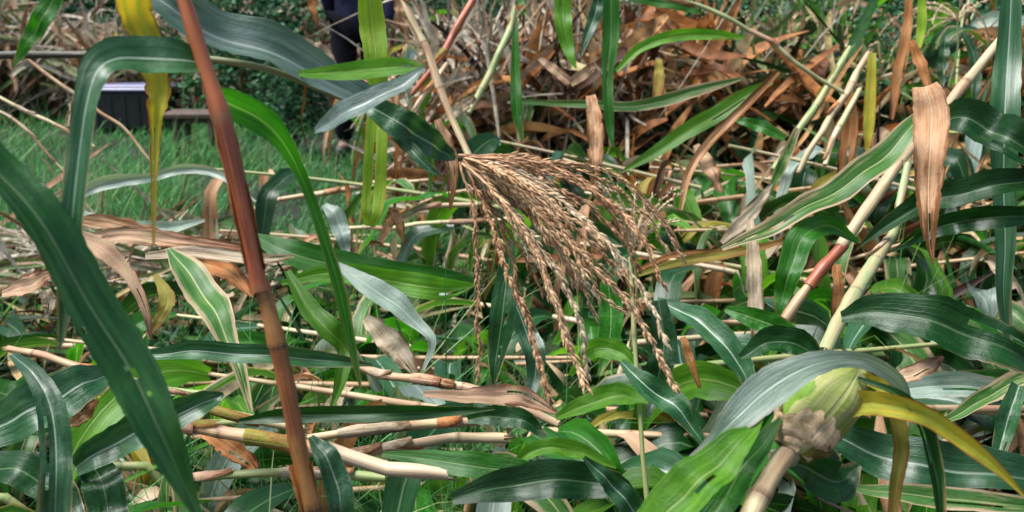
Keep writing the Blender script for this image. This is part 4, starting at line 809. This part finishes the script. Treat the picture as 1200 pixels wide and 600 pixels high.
far_tassel('small pale upright tassel in the heap right of the big tassel', (742, 292), 2.3, 11, .35, .15, 'tassel_pale', 3)
far_tassel('pale drooping tassel in the top right corner', (1122, 22), 3.6, 10, .9, .28, 'tassel_pale', 4, (.2, 0, .5), .12)

# ------------------------------------------------------------------ the tangle of fallen plants
def zone(n, xr, yr, label, group, seed, az, lean, length, kink, pal=GREENS, dry=.3, smats=('stalk_tan', 'stalk_green', 'stalk_cream', 'stalk_pink'), nleaf=(9, 12), **kw):
    """n plants rooted in the ground rectangle xr x yr (metres)"""
    rg = random.Random(seed); labs = label if isinstance(label, (list, tuple)) else [label]
    nx = max(1, round(math.sqrt(n*(xr[1]-xr[0])/(yr[1]-yr[0])))); ny = math.ceil(n/nx)
    for i in range(n):
        cx, cy = i % nx, i//nx
        fx = (cx+rg.random())/nx; fy = (cy+rg.random())/ny
        x = xr[0]+(xr[1]-xr[0])*fx; y = yr[0]+(yr[1]-yr[0])*fy
        side = rg.random() < .5
        a = rg.uniform(*az[0]) if side or len(az) == 1 else rg.uniform(*az[1])
        k = (rg.uniform(*kink[0]), rg.uniform(*kink[1]), rg.uniform(45, 85)) if kink and rg.random() < .8 else None
        plant((x, y), a, rg.uniform(*lean), rg.uniform(*length), labs[i % len(labs)], group, pal, rg.choice(smats), seed*100+i, nleaf=rg.randint(*nleaf), kink=k, dryfrac=dry, **kw)
for px, py, k, ph in [(300, 500, 1.9, 'behind the red-brown upright stalk'), (480, 560, 1.9, 'by the cut cream stalk end'), (140, 420, 1.8, 'behind the broad dark leaf with holes'), (60, 520, 1.9, 'at the lower left edge'),
    (180, 300, 2.6, 'under the pink dead leaves'), (420, 320, 2.6, 'under the long green leaf'), (440, 260, 3.6, 'below the hanging lime leaf'), (600, 420, 2.0, 'below the left tassel branches'), (690, 440, 2.0, 'below the longest tassel branches'),
    (750, 480, 1.9, 'at the thin pale upright stem'), (640, 560, 1.9, 'behind the broad dark leaf at bottom centre'), (850, 420, 2.2, 'by the glossy arching blue-green leaf'), (960, 480, 2.0, 'behind the husked ear'), (1100, 400, 2.0, 'under the big glossy dark leaf'),
    (1150, 520, 1.9, 'at the lower right edge'), (740, 280, 2.8, 'around the small pale tassel'), (850, 300, 2.9, 'by the olive brown bundle'), (950, 330, 2.9, 'by the slanting tan and red stalk'), (1080, 250, 3.0, 'behind the hanging tan leaf'), (1180, 250, 3.2, 'behind the upright leaf at the right edge'),
    (697, 170, 3.8, 'behind the hanging orange-tan leaf'), (820, 150, 4.0, 'behind the long bright slanting leaf'), (950, 130, 4.4, 'among the leaning yellow stalks'), (1060, 60, 4.6, 'behind the rust-orange hanging leaf'), (1130, 40, 5.4, 'around the drooping pale tassel'), (1190, 60, 5.2, 'in the top right corner'),
    (540, 80, 5.2, 'by the rust-red leaning stalk'), (640, 80, 5.0, 'behind the Z-folded reddish leaf'), (500, 200, 4.4, 'behind the base of the big tassel'), (745, 40, 6.2, 'beside the bluish small-leaved bush'), (880, 40, 6.4, 'behind the bent flower stem'),
    (20, 60, 10, 'at the left end of the straw heap'), (70, 50, 10, 'in the middle of the straw heap'), (130, 60, 9.4, 'behind the black crate'), (200, 170, 5, 'in the clearing grass'), (350, 60, 9, 'left behind the person'), (470, 50, 9, 'right behind the person'), (600, 40, 9.5, 'far behind the heap'), (1000, 20, 8, 'far behind the leaning yellow stalks'), (1150, 10, 8.5, 'far back at the right')]:
    q, _ = at(px, py, k); MARKS.append((q[0], q[1], ph))
# near right tangle: green, lodged almost flat
zone(28, (.05, 1.35), (1.75, 2.7), 'green fallen maize plant in the near tangle below and right of the tassel', 'fallen plants in the near right tangle', 21, [(-15, 40), (150, 200)], (6, 14), (.8, 1.2), ((.16, .34), (0, 9)), dry=.2, leafL=(.4, .7), leafW=(.055, .09), floor=.04)
# near left tangle: stalks lying level
zone(27, (-1.15, .0), (1.75, 2.9), 'fallen maize plant with tan stalk in the near tangle around the red stalk', 'fallen plants in the near left tangle', 22, [(-12, 12), (168, 192)], (2, 8), (.8, 1.2), ((.1, .26), (0, 4)), dry=.35, leafL=(.35, .6), leafW=(.05, .08), floor=.04)
# middle right
zone(34, (.1, 2.2), (2.7, 4.0), 'fallen maize plant with mixed green and dead leaves in the middle of the right heap', 'fallen plants in the middle of the heap', 23, [(-20, 50), (130, 200)], (6, 25), (.9, 1.4), ((.2, .45), (0, 18)), dry=.42, leafL=(.4, .75), leafW=(.06, .095), floor=.05)
zone(32, (-.2, 3.1), (4.0, 5.6), 'leaning maize plant with withered leaves at the back of the right heap', 'leaning plants at the back of the heap', 24, [(20, 110), (110, 200)], (25, 65), (1.0, 1.5), ((.3, .7), (-25, 30)), dry=.5, leafL=(.45, .8), leafW=(.06, .1), floor=.05, name='leaning_maize_plant')
zone(18, (-.35, .7), (4.6, 5.8), 'dead brown maize plant leaning in the heap left of the bluish bush', 'dead plants at the left end of the heap', 25, [(20, 80), (100, 160)], (40, 70), (1.0, 1.45), ((.5, .8), (-35, 40)), dry=.85, leafL=(.45, .75), leafW=(.055, .09), name='leaning_maize_plant', smats=('stalk_tan', 'stalk_red', 'stalk_ochre'))
zone(18, (1.0, 4.2), (5.4, 6.6), 'maize plant standing crooked behind the right heap', 'crooked plants behind the heap', 26, [(0, 180)], (45, 80), (1.0, 1.5), ((.5, .9), (-30, 40)), dry=.4, leafL=(.5, .8), leafW=(.05, .085), name='leaning_maize_plant', tassel='tassel_pale')
zone(34, (-6.4, -3.5), (9.0, 11.0), 'dead maize plant leaning in the straw heap at the far left', 'dead plants in the far left straw heap', 27, [(10, 60), (120, 170)], (40, 75), (1.0, 1.5), ((.5, .9), (-30, 30)), dry=.92, leafL=(.5, .8), leafW=(.06, .1), name='leaning_maize_plant', smats=('stalk_tan', 'stalk_cream'))
zone(22, (-3.2, 1.2), (8.8, 10.6), 'dead maize plant standing behind the person', 'dead plants standing behind the person', 28, [(0, 180)], (50, 85), (1.1, 1.5), ((.6, 1.), (-30, 40)), dry=.8, leafL=(.5, .8), leafW=(.05, .09), name='leaning_maize_plant')
zone(10, (1.6, 5.6), (7.0, 9.0), 'green maize plant standing far behind the heap at right', 'green plants far behind the heap', 29, [(0, 180)], (60, 88), (1.3, 1.7), None, dry=.25, leafL=(.5, .8), leafW=(.06, .09), name='leaning_maize_plant', tassel='tassel_pale')
zone(5, (-1.9, -.2), (3.7, 4.6), 'dead maize plant lying in the grass of the clearing', 'dead plants lying in the clearing', 30, [(-8, 8), (172, 188)], (1, 3), (.8, 1.1), ((.04, .08), (0, 3)), dry=.8, leafL=(.3, .5), leafW=(.03, .05), floor=.03, nleaf=(3, 5))
zone(20, (-.5, 2.6), (5.8, 7.2), 'x', 'dead plants standing at the top of the heap', 31, [(0, 180)], (45, 85), (1.1, 1.6), ((.6, 1.), (-40, 40)), dry=.72, leafL=(.5, .85), leafW=(.06, .1), name='leaning_maize_plant', smats=('stalk_tan', 'stalk_red', 'stalk_ochre', 'stalk_green'))

# torn strips that fill the heap
U = lambda lo, hi: (lambda g, n: g.uniform(lo, hi, n))
debris('torn green and straw-coloured leaf strips packed in the near right tangle', 1500, (.0, 1.7), (1.9, 3.2), lambda x, y: .07+.03*math.sin(5*x), 'debris_green', lambda g, n: g.rand(n)**1.4, L=(.15, .5), Wd=(.012, .04), seed=1)
debris('torn dry and green leaf strips packed in the middle of the right heap', 1900, (.0, 2.7), (3.0, 4.6), lambda x, y: .12+.07*math.sin(3*x+y)+.08*(y-3), 'debris_dry', lambda g, n: g.rand(n)**1.2, L=(.2, .7), Wd=(.007, .032), flat=.35, seed=2)
debris('fresh torn leaves packed in the middle of the right heap', 1900, (.0, 2.7), (3.0, 4.8), lambda x, y: .3+.12*math.sin(3*x+y), 'debris_green', U(0, .75), flat=.4, L=(.2, .55), Wd=(.02, .05), seed=3)
debris('dead straw and leaf strips piled high at the back of the right heap', 2700, (-.3, 4.0), (4.6, 6.4), lambda x, y: (.5+.28*math.sin(2.3*x+y)+.12*(y-4.6))*(1 if x < 1.6 else .62), 'debris_dry', lambda g, n: g.rand(n)**1.25, L=(.3, .95), Wd=(.006, .032), flat=.7, seed=4)
debris('green torn leaves among the straw at the back of the right heap', 3500, (-.2, 4.0), (4.6, 6.6), lambda x, y: .6+.28*math.sin(2.3*x+y), 'debris_green', U(0, .7), L=(.3, .7), Wd=(.02, .055), flat=.7, seed=5)
debris('brown leaf strips hanging at the left end of the heap', 1600, (-.42, .55), (4.5, 6.0), lambda x, y: .85, 'debris_dry', U(.0, .85), L=(.3, .8), Wd=(.008, .035), flat=.95, seed=6)
debris('flattened straw band along the near edge of the clearing', 900, (-2.4, -.95), (3.5, 4.3), lambda x, y: .11, 'debris_dry', U(.25, .95), L=(.2, .7), Wd=(.012, .04), flat=.1, az=0., seed=7)
debris('green leaf strips lying among the near left stalks', 1500, (-1.5, .1), (1.9, 3.6), lambda x, y: .07, 'debris_green', lambda g, n: g.rand(n)**1.5, L=(.2, .55), Wd=(.012, .036), seed=8)
debris('pale straw heap at the far left behind the crate', 3600, (-7., -3.1), (9.2, 11.), lambda x, y: .95+.3*math.sin(2.1*x), 'debris_dry', U(.3, .95), L=(.3, .9), Wd=(.025, .07), flat=.8, seed=9)
debris('straw and dead leaves behind the person', 2600, (-3.4, 1.4), (9.4, 11.), lambda x, y: .9+.25*math.sin(2.7*x), 'debris_dry', U(.1, .9), L=(.3, .9), Wd=(.02, .06), flat=.9, seed=10)
debris('broad crumpled orange-brown leaf pieces hanging over the back of the heap', 1500, (-.3, 3.0), (4.4, 6.0), lambda x, y: .75+.2*math.sin(2.9*x), 'debris_rust', U(0, 1), L=(.25, .6), Wd=(.03, .075), flat=.8, seed=11)
debris('crumpled orange and tan leaf pieces in the middle of the heap', 700, (.1, 2.6), (3.0, 4.5), lambda x, y: .34, 'debris_rust', U(0, 1), L=(.2, .5), Wd=(.02, .055), flat=.5, seed=12)

# ------------------------------------------------------------------ crate, bench and person on the clearing
def box(mb, c, s, bev=.0):
    c = np.array(c); s = np.array(s)/2; b = min(bev, *s*.9)
    V = []
    for z, i in ((-1, b), (-1, 0), (1, 0), (1, b)):
        zz = z*(s[2]-(b if i == 0 else 0))
        for sx, sy in ((-1, -1), (1, -1), (1, 1), (-1, 1)): V.append(c+np.array((sx*(s[0]-i), sy*(s[1]-i), zz)))
    F = [(3, 2, 1, 0), (12, 13, 14, 15)]
    for k in range(3):
        for j in range(4): F.append((4*k+j, 4*k+(j+1) % 4, 4*k+4+(j+1) % 4, 4*k+4+j))
    mb.raw(V, F)
p = spot(158, 152); cx, cy = p[0], p[1]
cr = thing('storage_crate', (cx, cy, 0), 'black crate with pale lavender lid on the grass at far left', 'crate')
mb = MB(); box(mb, (cx, cy, .17), (.56, .4, .3), .012); mb.build('body', 'crate_plastic', cr, sm=False)
mb = MB(); box(mb, (cx, cy, .335), (.6, .44, .03), .01); box(mb, (cx, cy, .358), (.5, .34, .02), .008); mb.build('lid', 'lid_plastic', cr, sm=False)
for s in (-1, 1): mb = MB(); box(mb, (cx+s*.295, cy, .25), (.03, .14, .04), .008); mb.build('handle', 'crate_plastic', cr, sm=False)
for i in range(5): mb = MB(); box(mb, (cx-.22+i*.11, cy-.203, .16), (.018, .012, .26), .003); mb.build('rib', 'crate_plastic', cr, sm=False)
p = spot(228, 188); cx, cy = p[0], p[1]
be = thing('bench', (cx, cy, 0), 'low dark wooden bench on brown legs right of the black crate', 'bench')
for i in range(3): mb = MB(); box(mb, (cx+.02, cy+.02+i*.11, .29), (.44, .1, .035), .006); mb.build('seat_plank', 'bench_wood', be, sm=False)
for sx in (-.1, .12):
    for sy in (.0, .24): mb = MB(); tube(mb, smooth([(cx+sx*1.1, cy+sy, -.02), (cx+sx, cy+sy, .28)], 4), np.linspace(.03, .026, 9), 8, 1., 0); mb.build('leg', 'bench_wood', be)
mb = MB(); box(mb, (cx+.01, cy+.12, .255), (.3, .2, .03), .004); mb.build('apron', 'bench_wood', be, sm=False)

def skinned(name, joints, edges, mat, parent, sub=2, root=0):
    o0 = np.array(parent['_o']); me = bpy.data.meshes.new(name)
    me.from_pydata([tuple(np.array(j[:3])) for j in joints], edges, [])
    o = bpy.data.objects.new(name, me); COL.objects.link(o)
    sm = o.modifiers.new('skin', 'SKIN'); me.skin_vertices.new() if not me.skin_vertices else None
    for i, j in enumerate(joints):
        d = me.skin_vertices[0].data[i]; r = j[3]; d.radius = r if isinstance(r, tuple) else (r, r); d.use_root = (i == root)
    sb = o.modifiers.new('sub', 'SUBSURF'); sb.levels = sub; sb.render_levels = sub
    dg = bpy.context.evaluated_depsgraph_get(); dg.update()
    m2 = bpy.data.meshes.new_from_object(o.evaluated_get(dg)); o.modifiers.clear(); o.data = m2
    m2.materials.clear(); m2.materials.append(M[mat]); m2.polygons.foreach_set('use_smooth', [True]*len(m2.polygons))
    o.parent = parent
    return o
p = spot(424, 182); PX, PY = p[0], p[1]
pe = thing('person', (PX, PY, 0), 'person in navy jacket and black trousers standing behind the hanging lime leaf', 'person')
# standing half turned to the left, leaning a little, one arm reaching forward to the stalks
J = [(0, .0, .90, (.12, .105)), (-.01, 0, 1.08, (.125, .1)), (-.03, -.01, 1.26, (.145, .11)), (-.045, -.02, 1.38, .085), (-.055, -.03, 1.44, .05), (-.065, -.05, 1.52, .075), (-.07, -.065, 1.60, .088), (-.07, -.06, 1.66, .06),
     (.09, .02, .86, .085), (.10, -.01, .48, .058), (.10, .04, .09, .04), (.10, -.10, .035, .034),
     (-.09, .0, .86, .085), (-.10, -.05, .48, .058), (-.11, .0, .09, .04), (-.13, -.13, .035, .034),
     (.15, .0, 1.34, .055), (.21, .0, 1.08, .042), (.19, -.08, .86, .03), (.185, -.1, .80, (.038, .02)),
     (-.19, -.01, 1.33, .055), (-.21, .03, 1.07, .042), (-.15, .12, .88, .03), (-.13, .13, .82, (.038, .02))]
E = [(0, 1), (1, 2), (2, 3), (3, 4), (4, 5), (5, 6), (6, 7), (0, 8), (8, 9), (9, 10), (10, 11), (0, 12), (12, 13), (13, 14), (14, 15), (2, 16), (16, 17), (17, 18), (18, 19), (2, 20), (20, 21), (21, 22), (22, 23)]
for hand, dx in ((19, 1), (23, -1)):
    hx, hy, hz = J[hand][:3]
    for k, (ox, ln) in enumerate(((-.028, .06), (-.01, .072), (.01, .07), (.027, .055))):
        n = len(J); J += [(hx+ox, hy-.018, hz-.03, .0095), (hx+ox*1.1, hy-.03, hz-.03-ln*.55, .009), (hx+ox, hy-.05, hz-.03-ln, .0075)]; E += [(hand, n), (n, n+1), (n+1, n+2)]
    n = len(J); J += [(hx-dx*.04, hy-.02, hz+.0, .011), (hx-dx*.06, hy-.04, hz-.035, .009)]; E += [(hand, n), (n, n+1)]
body = skinned('body', J, E, 'skin', pe)
gr = lambda i, k: (*J[i][:3], tuple(a*k for a in J[i][3]) if isinstance(J[i][3], tuple) else J[i][3]*k)
jk = [(0, 0, .80, (.165, .13)), (0, 0, .93, (.155, .125)), gr(1, 1.25), gr(2, 1.2), gr(3, 1.2), gr(16, 1.35), gr(17, 1.4), (*J[18][:3], .055), gr(20, 1.35), gr(21, 1.4), (*J[22][:3], .055)]
skinned('jacket', jk, [(0, 1), (1, 2), (2, 3), (3, 4), (3, 5), (5, 6), (6, 7), (3, 8), (8, 9), (9, 10)], 'jacket_cloth', pe)
tr = [(0, 0, .93, .135), gr(8, 1.25), gr(9, 1.4), (*J[10][:3], .066), gr(12, 1.25), gr(13, 1.4), (*J[14][:3], .066)]
skinned('trousers', tr, [(0, 1), (1, 2), (2, 3), (0, 4), (4, 5), (5, 6)], 'trouser_cloth', pe)
for a, b in ((10, 11), (14, 15)):
    x, y, z = J[a][:3]; x2, y2, _ = J[b][:3]
    skinned('shoe', [(x, y+.03, .05, .045), (x, y-.02, .055, .048), ((x+x2)/2, (y+y2)/2, .045, .046), (x2, y2-.03, .035, .036)], [(0, 1), (1, 2), (2, 3)], 'shoe_rubber', pe)
skinned('hair', [(-.07, -.03, 1.55, .07), (-.07, -.035, 1.63, .092), (-.07, -.045, 1.69, .066)], [(0, 1), (1, 2)], 'hair', pe)
hx, hy, hz = -.067, -.145, 1.575
skinned('nose', [(hx, hy+.015, hz+.02, .009), (hx, hy-.006, hz-.005, .013)], [(0, 1)], 'skin', pe)
for s in (-1, 1):
    skinned('eye', [(hx+s*.032, hy+.014, hz+.022, .008), (hx+s*.034, hy+.012, hz+.022, .008)], [(0, 1)], 'shoe_rubber', pe)
    skinned('ear', [(hx+s*.09, hy+.085, hz+.015, .012), (hx+s*.092, hy+.09, hz-.02, .012)], [(0, 1)], 'skin', pe)
skinned('mouth', [(hx-.02, hy+.012, hz-.04, .006), (hx+.02, hy+.012, hz-.04, .006)], [(0, 1)], 'husk_scrap', pe)

# where two or three plants still read alike, say which is nearer
from collections import defaultdict
same = defaultdict(list)
for o in bpy.data.objects:
    if o.parent is None and 'label' in o and 'maize_plant' in o.name: same[o['label']].append(o)
for lab, os_ in same.items():
    os_.sort(key=lambda o: o.location.y)
    if len(os_) == 2: ws = ('nearer', 'farther')
    elif len(os_) == 3: ws = ('nearest', 'middle', 'farthest')
    else: continue
    for o, w_ in zip(os_, ws): o['label'] = w_+' '+lab
for o in bpy.data.objects:
    if '_o' in o: del o['_o']
